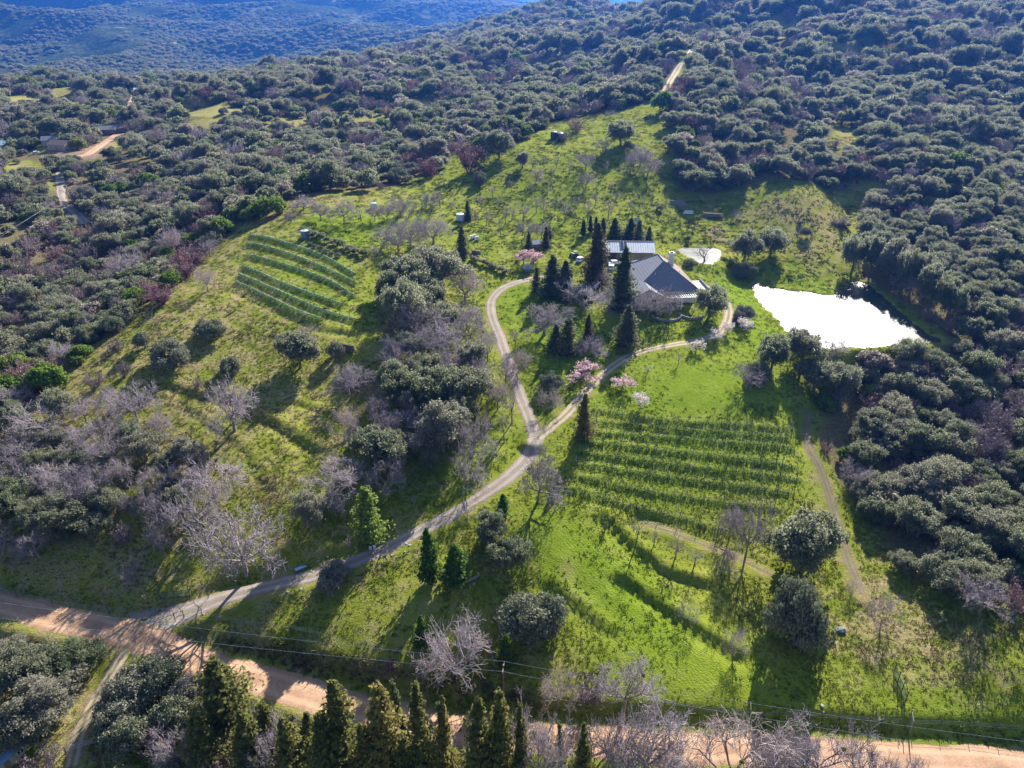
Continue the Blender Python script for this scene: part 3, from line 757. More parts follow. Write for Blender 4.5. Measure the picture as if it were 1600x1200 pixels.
def grow_bare(seed, R=4.5, H=8.0, trunk=0.26, n1=7, upright=0.55, twig=0.042, counts=(6, 6, 5, 4), spread=0.75, stems=1):
    """leafless tree: trunk and limbs, then branchlets and twigs"""
    rng = np.random.RandomState(seed)
    limbs, twigs = [], []
    def branch(p, d, L, r_, lev):
        k = 3 if lev < 2 else 2
        pts = [p]; dd = d
        for i in range(k):
            dd = unit(dd + rng.normal(0, 0.16 + 0.05 * lev, 3) + np.array([0, 0, 0.07]))
            pts.append(pts[-1] + dd * L / k)
        rr = np.linspace(r_, r_ * 0.5, k + 1)
        for i in range(k):
            (limbs if lev <= 1 else twigs).append([*pts[i], *pts[i + 1], max(rr[i], twig * 0.5), max(rr[i + 1], twig * 0.4)])
        if lev >= 4: return
        for j in range(counts[lev - 1] if lev > 0 else n1):
            t = rng.uniform(0.3, 1.0); t = 1.0 if j == 0 else t
            idx = min(int(t * k), k - 1); q = pts[idx] + (pts[idx + 1] - pts[idx]) * (t * k - idx)
            side = unit(np.cross(dd, rng.normal(0, 1, 3)))
            nd = unit(dd * (1 - spread * 0.45) + side * spread + [0, 0, 0.12])
            branch(q, nd, L * rng.uniform(0.5, 0.72), r_ * 0.5, lev + 1)
    for s_i in range(stems):
        lean = rng.normal(0, 0.08 if stems == 1 else 0.3, 3); lean[2] = 0
        top = np.array([lean[0] * H * trunk, lean[1] * H * trunk, H * trunk])
        r0 = H * 0.027 / math.sqrt(stems)
        limbs.append([0, 0, -0.5, *(top * 0.5), r0 * 1.35, r0 * 1.05]); limbs.append([*(top * 0.5), *top, r0 * 1.05, r0 * 0.85])
        m = max(2, n1 // stems)
        for i in range(m):
            a = 2 * math.pi * (i + rng.uniform(-.3, .3)) / m + s_i
            up = rng.uniform(upright - 0.25, upright + 0.45) if i else 1.6
            d = unit(np.array([math.cos(a), math.sin(a), up]) + lean)
            branch(top + np.array([0, 0, -rng.uniform(0, 0.25) * H * trunk]), d, (H * (1 - trunk)) * rng.uniform(0.46, 0.62), r0 * 0.6, 1)
    allp = np.array([t[3:6] for t in twigs]); ext = np.percentile(np.abs(allp[:, :2]), 97); zz = np.percentile(allp[:, 2], 99.5)
    tw = np.array(twigs); lm = np.array(limbs)
    for arr in (tw, lm):
        for c_ in (0, 3): arr[:, c_:c_ + 2] *= R / ext; arr[:, c_ + 2] *= np.where(arr[:, c_ + 2] > 0, H / zz, 1)
    return tubes_np(tw, 3), tubes_np(lm, 6), tw

def grow_conifer(seed, R=3.2, H=13.0, layers=26, per=9, droop=0.25, leaf=0.36, pw=1.0, bottom=0.04, gap=0.2, nl=9):
    rng = np.random.RandomState(seed)
    P_, D_ = [], []; segs = [[0, 0, -0.5, 0, 0, H * 0.5, H * 0.022, H * 0.014], [0, 0, H * 0.5, 0, 0, H * 0.97, H * 0.014, 0.02]]
    for i in range(layers):
        t = (i + rng.uniform(-.3, .3)) / layers; t = min(max(t, 0), 0.985)
        z = H * (bottom + (1 - bottom) * t)
        L = R * (1 - t) ** pw * rng.uniform(0.85, 1.1) + 0.12
        m = max(4, int(per * (0.5 + 0.7 * (1 - t))))
        for k in range(m):
            a = 2 * math.pi * (k + rng.uniform(0, 1)) / m + i * 1.7
            l = L * rng.uniform(0.6, 1.15) * (1 + 0.24 * math.sin(a + seed + i * 0.21) + 0.12 * math.sin(3 * a + i * 0.7))
            if rng.rand() < gap * 0.4: l *= 0.55
            q = rng.uniform(0.2, 1.0, nl) ** 0.7
            x = np.cos(a) * l * q; y = np.sin(a) * l * q
            w = l * 0.16 * rng.normal(0, 1, nl)
            P_.append(np.stack([x - np.sin(a) * w, y + np.cos(a) * w, z - droop * l * q + rng.normal(0, 0.12, nl) + 0.05 * l], -1))
            D_.append(np.tile([np.cos(a) * 0.6, np.sin(a) * 0.6, 0.7], (nl, 1)))
            segs.append([0, 0, z, np.cos(a) * l * 0.85, np.sin(a) * l * 0.85, z - droop * l * 0.85, 0.035, 0.012])
    p = np.concatenate(P_); d = np.concatenate(D_)
    tip = np.stack([rng.normal(0, .1, 20), rng.normal(0, .1, 20), H * rng.uniform(0.93, 1.0, 20)], -1)
    p = np.concatenate([p, tip]); d = np.concatenate([d, np.tile([0, 0, 1.0], (20, 1))])
    return leaf_quads(rng, p, d, leaf, 0.55), tubes_np(segs, 4)

def grow_bush(seed, R=2.5, H=2.6, nb=14, nl=1700, leaf=0.22, low=0.12):
    rng = np.random.RandomState(seed)
    a = rng.uniform(0, 2 * math.pi, nb); nb = int(nb * 1.9); a = rng.uniform(0, 2 * math.pi, nb); q = np.sqrt(rng.uniform(0, 1, nb)) * 0.78
    c = np.stack([np.cos(a) * q * R, np.sin(a) * q * R, H * (0.28 + 0.38 * np.sqrt(np.maximum(0, 1 - (q / 0.8) ** 2)) * rng.uniform(0.7, 1.15, nb))], -1)
    br = R * rng.uniform(0.14, 0.34, nb)
    cnt = (nl * br ** 2 / (br ** 2).sum()).astype(int)
    P_, D_ = [], []
    for i in range(nb):
        d = unit(rng.normal(0, 1, (cnt[i], 3)))
        k = br[i] * np.where(rng.rand(cnt[i]) < .15, rng.uniform(1.0, 1.4, cnt[i]), rng.uniform(0.7, 1.08, cnt[i]))[:, None]
        sub = 1 + 0.2 * np.sin(d[:, :1] * 6 + i) * np.sin(d[:, 1:2] * 6 + 2 * i)
        P_.append(c[i] + d * k * sub * [1, 1, min(1.0, H / R * 0.8)]); D_.append(d)
    p = np.concatenate(P_); d = np.concatenate(D_)
    p[:, 2] = np.maximum(p[:, 2], rng.uniform(0.0, low * H, len(p)))
    return leaf_quads(rng, p, d + [0, 0, 0.3], leaf, 0.75)

def grow_brush(seed, R=2.4, H=3.0, stems=26, twig=0.022, leafs=500):
    """leafless brush: many stems from the ground, a haze of twigs"""
    rng = np.random.RandomState(seed)
    segs = []
    for i in range(stems):
        a = rng.uniform(0, 2 * math.pi); o = rng.uniform(0, .5) * R
        p = np.array([math.cos(a) * o, math.sin(a) * o, -0.1]); d = unit(np.array([math.cos(a) * rng.uniform(.1, 1), math.sin(a) * rng.uniform(.1, 1), rng.uniform(.6, 1.4)]))
        for j in range(4):
            q = p + d * H * 0.27; segs.append([*p, *q, 0.045 - j * 0.008, 0.038 - j * 0.008]); p = q
            d = unit(d + rng.normal(0, .22, 3) + [0, 0, -0.03])
            for k in range(5):
                e = unit(d + rng.normal(0, .6, 3)); q2 = p + e * H * rng.uniform(.1, .24); segs.append([*p, *q2, twig, twig * .6])
                for m in range(3):
                    e2 = unit(e + rng.normal(0, .6, 3)); segs.append([*q2, *(q2 + e2 * H * rng.uniform(.06, .15)), twig * .75, twig * .4])
    s = np.array(segs); ends = s[:, 3:6]
    f = R / np.percentile(np.hypot(ends[:, 0], ends[:, 1]), 96); fz = H / np.percentile(ends[:, 2], 98)
    for c_ in (0, 3): s[:, c_:c_ + 2] *= f; s[:, c_ + 2] *= fz
    ends = s[:, 3:6]
    k = rng.choice(len(ends), min(leafs, len(ends)), False)
    return join([tubes_np(s, 3), leaf_quads(rng, ends[k], unit(rng.normal(0, 1, (len(k), 3))), 0.13, 1.0)])

PROTO = {}
def add_proto(kind, W_, H_, crown, cm, trunk=None, tm='bark'):
    """kind -> list of (nominal width, nominal height, crown mesh, trunk mesh or None)"""
    c = mesh_np('crown' if trunk is not None else kind, crown[0], crown[1], cm)
    t = mesh_np('trunk', trunk[0], trunk[1], tm, True) if trunk is not None else None
    PROTO.setdefault(kind, []).append((W_, H_, c, t))
for i in range(6):
    R_, H_ = [(5.5, 8.5), (5.0, 7.6), (6.0, 8.0), (5.2, 9.4), (5.8, 7.0), (5.0, 8.6)][i]
    a, b = grow_oak(100 + i, R_, H_); add_proto('evergreen_oak', 2 * R_, H_, a, 'oak_leaf', b)
for i in range(6):
    a, b, tw = grow_bare(200 + i, 4.5, 8.0, [.22, .28, .18, .3, .25, .2][i], 7, [.5, .7, .35, .9, .5, .6][i], stems=1)
    add_proto('bare_tree', 9.0, 8.0, a, 'bare_twig', b, 'pale_bark')
for i in range(3):
    a, b, tw = grow_bare(230 + i, 1.5, 4.2, [.3, .35, .25][i], 5, .9, 0.022, (4, 4, 3, 2), 0.6)
    add_proto('orchard_tree', 3.0, 4.2, a, 'bare_twig', b, 'pale_bark')
for i in range(3):
    a, b, tw = grow_bare(240 + i, 3.4, 4.6, .12, 9, .45, 0.024, (5, 5, 4, 4), 0.7, 3)
    add_proto('bare_shrub', 6.8, 4.6, a, 'bare_twig', b, 'pale_bark')
for kind, lm, k0 in (('pink_blossom_tree', 'pink_petal', 260), ('white_blossom_tree', 'white_petal', 270)):
    for i in range(2):
        a, b, tw = grow_bare(k0 + i, 2.2, 4.2, .25, 6, .6, 0.02, (4, 4, 3, 3))
        rng = np.random.RandomState(k0)
        e = tw[rng.choice(len(tw), 1500)][:, 3:6] + rng.normal(0, .08, (1500, 3))
        lv = leaf_quads(rng, e, rng.normal(0, 1, e.shape), 0.10, 1.0, 0.9)
        add_proto(kind, 4.4, 4.2, lv, lm, join([(b[0], b[1]), (a[0], a[1])]), 'pale_bark')
for i in range(3):
    a, b = grow_conifer(300 + i, 3.0, 12.0, 32, 12, 0.3, 0.25, [.62, .75, .55][i], gap=1.0, nl=13); add_proto('conifer', 6.0, 12.0, a, 'conifer_leaf', b)
for i in range(2):
    a, b = grow_conifer(310 + i, 4.4, 18.0, 44, 14, 0.22, 0.30, 0.62, gap=1.0, nl=14); add_proto('redwood', 8.8, 18.0, a, 'redwood_leaf', b)
    a, b = grow_conifer(315 + i, 3.8, 18.0, 44, 14, 0.28, 0.28, 0.68, gap=1.0, nl=14); add_proto('spruce', 7.6, 18.0, a, 'conifer_leaf', b)
for i in range(4):
    a, b = grow_conifer(320 + i, 3.3, 13.5, 40, 14, -0.35, 0.21, [.8, .62, .7, .9][i], 0.0, 1.3, 16); add_proto('cedar', 5.8, 13.5, a, 'cedar_leaf', b)
for i in range(2):
    a, b = grow_conifer(330 + i, 2.8, 10.0, 30, 13, -0.5, 0.28, 0.7, 0.0, 0.2, 10); add_proto('green_cedar', 5.6, 10.0, a, 'green_cedar_leaf', b)
for i in range(2):
    a, b = grow_conifer(340 + i, 0.75, 9.0, 40, 9, -1.6, 0.2, 0.35, 0.0, 0.1, 6); add_proto('cypress', 1.5, 9.0, a, 'conifer_leaf', b)
a, b = grow_conifer(350, 3.4, 11.0, 32, 14, -0.1, 0.24, 0.5, 0.1, 1.2, 16); add_proto('lime_tree', 6.8, 11.0, a, 'lime_leaf', b)
for i in range(3):
    add_proto('sage_shrub', 5.0, 2.9, grow_bush(400 + i, 2.5, 2.9, 16, 3200, 0.17), 'sage_leaf')
for i in range(3):
    a, b = grow_oak(405 + i, 5.5, 7.0, 80, 13000, 0.20)
    a[0][:, 2] = np.maximum(a[0][:, 2] * 1.12 - 1.3, 0.1 + 0.05 * np.abs(np.sin(a[0][:, 0] * 9)))
    add_proto('sage_shrub', 11.0, 6.4, a, 'sage_leaf')
for i in range(2):
    add_proto('green_shrub', 5.0, 3.4, grow_bush(410 + i, 2.5, 3.4, 16, 2600, 0.20), 'bright_leaf')
for i in range(2):
    add_proto('redbud', 5.0, 3.4, grow_brush(420 + i, 2.5, 3.4, 26, 0.026, 900), 'redbud_twig')
for i in range(3):
    add_proto('purple_brush', 5.0, 3.2, grow_brush(430 + i, 2.5, 3.2), 'brush_twig')
for i in range(6):
    add_proto('chaparral_bush', 5.4, 3.6, grow_bush(440 + i, 2.7, [3.6, 3.2, 4.2, 3.4, 3.8, 4.6][i], 15, 2800, 0.20), 'chaparral_leaf')
MISTLE = mesh_np('mistletoe', *grow_bush(470, 0.5, 0.8, 8, 160, 0.14), 'mistletoe')

CAT = {'evergreen_oak': 'tree', 'bare_tree': 'tree', 'orchard_tree': 'tree', 'bare_shrub': 'shrub', 'pink_blossom_tree': 'tree', 'white_blossom_tree': 'tree', 'conifer': 'tree', 'redwood': 'tree', 'spruce': 'tree',
       'cedar': 'tree', 'green_cedar': 'tree', 'cypress': 'tree', 'lime_tree': 'tree', 'sage_shrub': 'shrub', 'green_shrub': 'shrub', 'redbud': 'shrub', 'purple_brush': 'shrub', 'chaparral_bush': 'shrub'}
LOOK = {'evergreen_oak': 'dark evergreen oak', 'bare_tree': 'grey leafless tree', 'orchard_tree': 'small leafless orchard tree', 'bare_shrub': 'grey leafless shrub', 'pink_blossom_tree': 'pink blossoming tree', 'white_blossom_tree': 'white blossoming tree',
        'conifer': 'dark green conifer', 'redwood': 'tall brownish conifer', 'spruce': 'tall dark spruce', 'cedar': 'yellowish green cedar', 'green_cedar': 'fresh green cedar', 'cypress': 'narrow dark cypress', 'lime_tree': 'light green leafy tree',
        'sage_shrub': 'grey-green round shrub', 'green_shrub': 'bright green round bush', 'redbud': 'reddish purple bush', 'purple_brush': 'purplish leafless brush', 'chaparral_bush': 'grey-green chaparral bush'}
prng = random.Random(5)
PLACED = []          # kind, x, y, radius
COUNT = {}
def plant(kind, x, y, w, h, label, group=None, rz=None, which=None, sink=0.0, lean=None):
    protos = PROTO[kind]; k = COUNT.get(kind, 0); COUNT[kind] = k + 1
    W_, H_, c, t = protos[(k if which is None else which) % len(protos)] if kind != 'sage_shrub' else protos[(k % 3) + (3 if w > 6.5 else 0)]
    z = float(h_at(x, y)[0]) - sink
    rz = prng.uniform(0, 6.28) if rz is None else rz
    s = (w / W_, w / W_ * prng.uniform(0.92, 1.08), h / H_)
    if t is None:
        o = link(kind, c, None, (x, y, z), rz, label, CAT[kind], group); o.scale = s
    else:
        o = link(kind, None, None, (x, y, z), rz, label, CAT[kind], group); o.scale = s
        link('trunk', t, o); link('crown', c, o)
    if lean: o.rotation_euler = (lean[0], lean[1], rz)
    PLACED.append((kind, x, y, w * 0.5))
    return o

# ------------------------------------------------------------------ the trees one can pick out, read off the photograph: kind, x, y of the foot, width, height (pixels); pond-shore oaks made taller so their shadows darken the water
KEY = dict(O='evergreen_oak', B='bare_tree', A='orchard_tree', H='bare_shrub', P='pink_blossom_tree', W='white_blossom_tree', C='conifer', X='redwood', S='spruce', Y='cedar', E='green_cedar', K='cypress', L='lime_tree', V='sage_shrub', G='green_shrub', R='redbud', Q='purple_brush')
SPOTS = '''
O 690 460 84 78|O 640 470 78 72|O 632 522 72 84|B 652 535 62 72|O 612 482 50 60|O 682 487 46 50|B 727 477 60 62|B 700 562 74 76|B 655 568 54 60|O 640 566 50 50|B 735 542 48 62|B 762 567 42 60|B 632 600 50 50|B 700 592 54 54|O 662 606 60 56
A 586 412 26 34|B 600 388 32 46|B 622 397 42 42|B 642 392 42 56|B 677 384 48 52|O 470 582 64 66|B 484 552 36 52|V 525 562 30 32|B 545 622 62 58
B 475 330 40 32|B 502 347 32 36|B 538 350 36 42|A 565 346 24 26|B 605 347 30 36|B 627 342 36 42|A 455 348 20 26|B 586 347 30 32|G 422 340 52 36|G 398 346 40 28|C 722 403 24 50|C 731 345 15 32
A 666 325 20 28|A 688 326 22 32|A 705 331 14 24|A 752 329 18 28|A 760 352 14 26|A 780 332 14 34|A 782 372 14 34|A 742 352 14 22|B 672 326 22 30
A 818 347 24 40|A 838 334 20 30|A 850 347 18 42|A 883 347 24 44|A 918 347 20 40|A 950 345 20 38|B 820 374 28 32|B 846 374 26 32|A 800 345 16 34|A 790 352 16 34|A 868 330 14 24|A 900 325 14 24|A 930 322 14 24|A 962 318 14 24|A 985 330 12 22|A 770 310 14 22|A 800 300 14 22|A 830 300 14 22|A 860 296 13 20
K 911 370 9 26|K 922 364 8 26|K 931 357 7 18|C 942 364 14 24|C 960 372 26 32|C 985 374 30 34|C 997 386 24 42|C 1013 387 16 34|X 853 388 18 34|C 826 392 16 30|X 858 373 12 24
P 818 414 26 26|P 834 414 32 26|C 838 457 18 40|C 862 462 38 64|C 882 467 42 60|X 930 446 54 98|S 971 484 44 100|B 912 488 76 56|B 940 452 30 36|B 850 528 76 58|C 886 553 38 56|C 868 548 28 42|X 918 537 26 46|S 979 540 40 64|B 930 562 38 42|B 910 558 28 30
P 912 596 50 34|P 972 608 36 22|B 1012 500 52 54|B 1046 497 42 50|O 1108 502 60 56|V 1160 506 40 28|W 1163 519 24 26|W 1137 522 20 22|W 1118 537 22 24|W 1088 549 22 20|W 1001 638 28 28|A 975 577 14 20|A 1012 584 13 16|A 1060 570 14 20
O 1162 412 52 52|O 1204 402 52 46|V 1162 437 36 30|A 1101 414 34 34|V 1076 417 22 14|V 1258 372 22 18|Q 1310 356 34 18|V 1250 352 12 8|O 1205 584 62 64|O 1252 576 60 64|V 1182 602 46 36|B 1165 610 50 42|O 1272 616 62 54|B 1300 560 46 34|A 1405 540 14 12
B 67 678 88 64|B 135 662 42 44|B 175 642 28 42|B 214 657 64 62|B 170 692 58 54|B 258 690 36 50|B 242 684 26 36|B 128 712 58 46|B 367 678 78 86|O 230 727 58 52|O 120 747 62 46|B 145 787 66 62|B 70 772 62 52|B 195 764 42 56|B 250 780 62 62|O 272 778 32 32|B 335 780 92 66|B 315 840 78 88|B 385 905 118 118
O 100 842 92 72|O 112 852 54 42|B 62 874 66 56|O 18 832 56 64|B 205 808 30 36|B 252 864 34 52|Q 195 857 38 36|H 205 913 48 36|B 15 762 54 54|B 48 722 60 44|O 88 702 62 42|B 20 715 56 44|B 25 640 50 40|Q 40 600 40 34
H 540 692 64 62|B 590 664 34 52|O 692 718 92 88|O 682 652 104 80|O 732 646 82 74|O 622 642 64 66|O 596 742 86 74|B 605 768 50 60|H 740 752 88 68|B 530 780 82 68|B 555 768 50 44|O 486 832 58 62|B 525 807 28 34|L 579 852 60 90|A 648 792 14 20|A 450 779 12 22|A 545 858 14 22
E 672 912 40 86|E 712 914 50 64|O 768 852 60 54|O 792 900 76 60|E 786 806 26 34|B 840 787 66 88|V 520 924 62 46|A 800 662 26 60|A 788 692 22 50|A 752 682 28 58|B 778 642 40 52|B 812 580 30 42|A 805 545 20 34|B 790 602 32 48|B 748 612 44 54|H 857 645 48 48|V 862 612 40 30
Y 911 687 40 72|B 1165 872 54 98|B 1140 842 36 60|O 1250 912 116 112|A 995 847 24 42|A 1055 872 28 48|A 1022 852 20 26|A 1085 884 24 30|H 1140 898 56 46|V 1240 1026 96 104|H 1075 974 38 36|H 1147 1022 44 46|H 1375 985 56 60|B 1530 962 78 56
B 715 1062 104 112|E 790 1044 32 52|E 660 1014 30 52|V 828 1008 112 82|B 975 1118 84 92|B 872 1108 56 56|Q 920 1105 60 40|Q 610 1050 26 20
Y 362 1150 108 118|Y 428 1185 52 86|K 455 1180 14 58|K 470 1184 15 62|Y 495 1200 54 86|Y 545 1235 78 172|Y 610 1245 72 176|K 642 1180 13 122|Y 665 1255 50 188|Y 700 1245 44 158|K 713 1230 16 138|Y 752 1255 68 164|Y 782 1255 50 178|Y 812 1245 34 146|B 842 1245 76 146|K 881 1215 10 92
B 960 1240 92 138|B 1003 1235 128 146|B 1140 1235 140 128|B 1272 1225 94 84|B 1215 1250 80 100|B 1340 1245 90 90|B 440 1215 88 106|Q 290 1225 66 52|Q 345 1230 70 60|Y 905 1250 40 120|Y 580 1250 50 120|Y 640 1260 50 110|B 1420 1260 70 70|B 1060 1260 90 110
O 40 1098 112 92|O 112 1076 100 76|O 12 1062 80 60|O 78 1150 116 96|Y 330 1200 60 90|Y 400 1220 60 110|Y 465 1240 60 120|Y 520 1245 56 130|V 205 1120 94 70|V 245 1092 84 60|V 285 1152 84 62|O 30 1190 90 80|V 180 1160 70 60|V 215 1180 80 60|Q 250 1185 60 50|V 300 1100 60 46|B 280 1200 60 60|Q 70 1215 60 44
V 266 578 68 48|V 224 547 28 32|V 330 533 54 34|Q 180 550 32 18|V 125 552 13 13|B 325 457 34 42|G 268 449 36 28|B 200 436 64 52|R 300 422 60 30|R 250 480 60 30|R 285 440 50 26|Q 225 470 44 34|Q 150 610 30 26|V 360 590 40 30|Q 310 608 20 16|Q 195 590 26 24
R 735 272 52 42|R 668 280 40 30|V 750 290 24 22|O 780 250 48 50|O 816 264 22 30|O 970 230 48 44|B 941 239 24 28|V 982 237 20 18|G 1032 176 38 36|B 985 272 32 42|B 1012 276 34 42|B 1000 262 30 40|B 915 267 28 32|B 915 297 26 32|B 838 285 24 26|H 955 184 18 16|G 822 216 26 22|Q 900 208 34 22|Q 880 222 20 14|A 870 262 12 22|A 890 272 12 22|A 945 272 12 24|A 955 300 12 22|A 850 262 12 22|A 862 278 12 20|A 833 262 12 20|H 1152 345 22 20
V 1030 330 12 10|V 1075 378 8 10|O 1330 430 46 64|O 1390 446 46 78|O 1420 466 50 80|O 1450 486 50 80|O 1478 506 50 76|O 1358 434 42 70|B 1405 452 40 60|B 1436 474 40 60|H 1460 885 40 34|H 1330 930 28 26
'''
REG = [  # name of the place, box in the photo, landmark that one counts from (pixel), its name
 ('in the corner beyond the dirt road', (0,960,335,1300), (240,1003), 'the junction'),
 ('in the row below the dirt road', (335,1130,1000,1300), (793,1110), 'the power pole'),
 ('in the row below the dirt road', (1000,1180,1600,1300), (793,1110), 'the power pole'),
 ('on the bank above the dirt road', (560,920,1030,1130), (793,1110), 'the power pole'),
 ('on the knoll below the netted rows', (120,430,420,615), (470,440), 'the netted rows'),
 ('in the meadow above the house', (640,140,1060,312), (870,212), 'the paired tanks'),
 ('in the orchard behind the house', (730,312,1000,378), (990,395), 'the barn'),
 ('around the house', (800,378,1150,548), (1030,445), 'the chimney'),
 ('by the ponds', (1060,300,1480,450), (1095,400), 'the small pond'),
 ('below the pond dam', (1150,548,1480,620), (1320,500), 'the large pond'),
 ('beside the netted rows', (380,312,720,420), (474,368), 'the dark tank'),
 ('in the garden above the fork', (805,500,1150,660), (835,690), 'the driveway fork'),
 ('in the driveway grove', (560,378,830,760), (835,690), 'the driveway fork'),
 ('on the grass beyond the driveway', (400,500,660,930), (250,975), 'the driveway entrance'),
 ('between driveway and dirt road', (640,690,960,930), (835,690), 'the driveway fork'),
 ('below the terraced vineyard', (960,690,1320,1040), (835,690), 'the driveway fork'),
 ('on the hillside above the dirt road', (0,560,460,960), (240,985), 'the junction'),
 ('by the gate below the grove', (1320,860,1600,1100), (1410,1065), 'the mesh gate'),
]
ORD = ['first', 'second', 'third', 'fourth', 'fifth', 'sixth', 'seventh', 'eighth', 'ninth', 'tenth', 'eleventh', 'twelfth', 'thirteenth', 'fourteenth', 'fifteenth', 'sixteenth', 'seventeenth', 'eighteenth', 'nineteenth', 'twentieth'] + [t + '-' + u for t in ('twenty', 'thirty', 'forty', 'fifty') for u in ('first', 'second', 'third', 'fourth', 'fifth', 'sixth', 'seventh', 'eighth', 'ninth', 'last')]
spots = []
for tok in SPOTS.replace('\n', '|').split('|'):
    if not tok.strip(): continue
    k, x, y, w, h = tok.split(); spots.append((KEY[k], float(x), float(y), float(w), float(h)))
grng = random.Random(21)
GROVE = np.array([(606,470),(715,478),(748,520),(786,575),(812,650),(792,690),(735,722),(640,735),(585,690),(600,640),(612,560)])
for _ in range(900):
    x_, y_ = grng.uniform(585, 815), grng.uniform(470, 740)
    if not inside(np.array([x_]), np.array([y_ - 10]), GROVE)[0]: continue
    if any(math.hypot(x_ - a[1], (y_ - a[2]) * 1.4) < 30 for a in spots): continue
    k_ = 'evergreen_oak' if grng.random() < 0.55 else 'bare_tree'
    spots.append((k_, x_, y_, grng.uniform(42, 62), grng.uniform(44, 60)))
LEFT = np.array([(-20,690),(60,640),(150,640),(270,700),(330,760),(320,830),(230,850),(-20,862)])
for _ in range(700):
    x_, y_ = grng.uniform(-20, 340), grng.uniform(630, 905)
    if not inside(np.array([x_]), np.array([y_ - 10]), LEFT)[0]: continue
    if any(math.hypot(x_ - a[1], (y_ - a[2]) * 1.3) < 36 for a in spots): continue
    k_ = 'evergreen_oak' if grng.random() < 0.6 else 'bare_tree'
    spots.append((k_, x_, y_, grng.uniform(44, 70), grng.uniform(44, 64)))
placed = []
for kind, px, py, w, h in spots:
    dep = PITCH + math.atan((py - 600) / FPX)
    round_ = PROTO[kind][0][3] is None or kind in ('evergreen_oak',)
    yb = py - (0.26 * w * math.sin(dep) if round_ else 0.06 * w)
    P = hit(px, yb); m = mpp(P)
    wm = w * m * (1.12 if kind == 'bare_tree' else 1.3 if kind == 'cedar' and py > 1180 else 1.22 if kind in ('conifer', 'spruce') else 1.0); full = h * m
    hm = math.sqrt(max(full ** 2 - (wm * math.sin(dep) * (0.85 if round_ else 0.5)) ** 2, (0.42 * wm) ** 2)) / math.cos(dep) * 0.95
    if not round_:
        lo_, hi_ = 0.3, 60.0
        for _ in range(24):
            mid_ = (lo_ + hi_) / 2; q_ = np.array([P[0], P[1], P[2] + mid_]) - C0
            if 600 - FPX * (q_ @ U) / (q_ @ F) > py - h: lo_ = mid_
            else: hi_ = mid_
        hm = lo_
        if kind in ('bare_tree', 'bare_shrub', 'orchard_tree', 'pink_blossom_tree', 'white_blossom_tree'): hm = max(hm * 0.95 - 0.07 * wm, 0.5 * wm)
    reg = next(((i, r_) for i, r_ in enumerate(REG) if r_[1][0] <= px < r_[1][2] and r_[1][1] <= py < r_[1][3]), None)
    placed.append([kind, P, wm, hm, reg[0] if reg else -1])
byreg = {}
for i, p in enumerate(placed):
    byreg.setdefault((p[0], REG[p[4]][0] if p[4] >= 0 else 'on the slope by the brush'), []).append(i)
labels = {}
for (kind, where), idx in byreg.items():
    ri = placed[idx[0]][4]
    lm_px, lm_name = (REG[ri][2], REG[ri][3]) if ri >= 0 else ((835, 690), 'the driveway fork')
    L0 = hit(*lm_px)
    idx.sort(key=lambda i: np.hypot(*(placed[i][1][:2] - L0[:2])))
    for k, i in enumerate(idx):
        if len(idx) == 1: labels[i] = '%s standing alone of its kind %s' % (LOOK[kind], where)
        else: labels[i] = '%s %s %s, counted from %s' % (ORD[k], LOOK[kind], where, lm_name)
TREES = []
for i, (kind, P, wm, hm, ri) in enumerate(placed):
    lean = (0.05, -0.09) if kind == 'cypress' and wm > 1.0 and hm > 10 and P[1] < 95 else None
    o = plant(kind, P[0], P[1], wm, hm, labels[i], LOOK[kind] + ' ' + (REG[ri][0] if ri >= 0 else 'on the slopes'), lean=lean, rz=0.0 if lean else None)
    TREES.append((o, kind, P, wm, hm))
# mistletoe balls in a few of the bare trees: part of the crown
mrng = random.Random(9)
for o, kind, P, wm, hm in TREES:
    if kind in ('bare_tree', 'evergreen_oak') and P[1] < 190 and mrng.random() < 0.28:
        a = mrng.uniform(0, 6.28); W_, H_ = (9.0, 8.0) if kind == 'bare_tree' else (11, 8.5)
        b = link('mistletoe', MISTLE, o, (math.cos(a) * W_ * 0.25, math.sin(a) * W_ * 0.25, H_ * mrng.uniform(0.66, 0.86)))
        b.scale = [1 / s * 0.9 for s in o.scale]

# ------------------------------------------------------------------ hedges of single shrubs
def hedge(px_line, nb, w, h, kind, what):
    ln = smooth_line(hits(px_line)[:, :2], 0.5)
    for k in range(nb):
        p = ln[int((k + 0.5) / nb * (len(ln) - 1))]
        lab = '%s shrub of %s' % (ORD[k], what)
        plant(kind, p[0] + prng.uniform(-.2, .2), p[1] + prng.uniform(-.2, .2), w * prng.uniform(.85, 1.15), h * prng.uniform(.85, 1.15), lab, what)
hedge([(478,366),(510,378),(545,392),(575,404)], 9, 3.6, 2.6, 'chaparral_bush', 'the olive hedge beside the dark tank, counted from the tank')
hedge([(480,382),(505,393),(535,404)], 6, 2.6, 1.5, 'sage_shrub', 'the pale low hedge between olive hedge and netted rows')
hedge([(735,407),(760,415),(795,430)], 7, 3.0, 2.2, 'chaparral_bush', 'the clipped dark hedge behind the driveway loop, counted from the conifer')

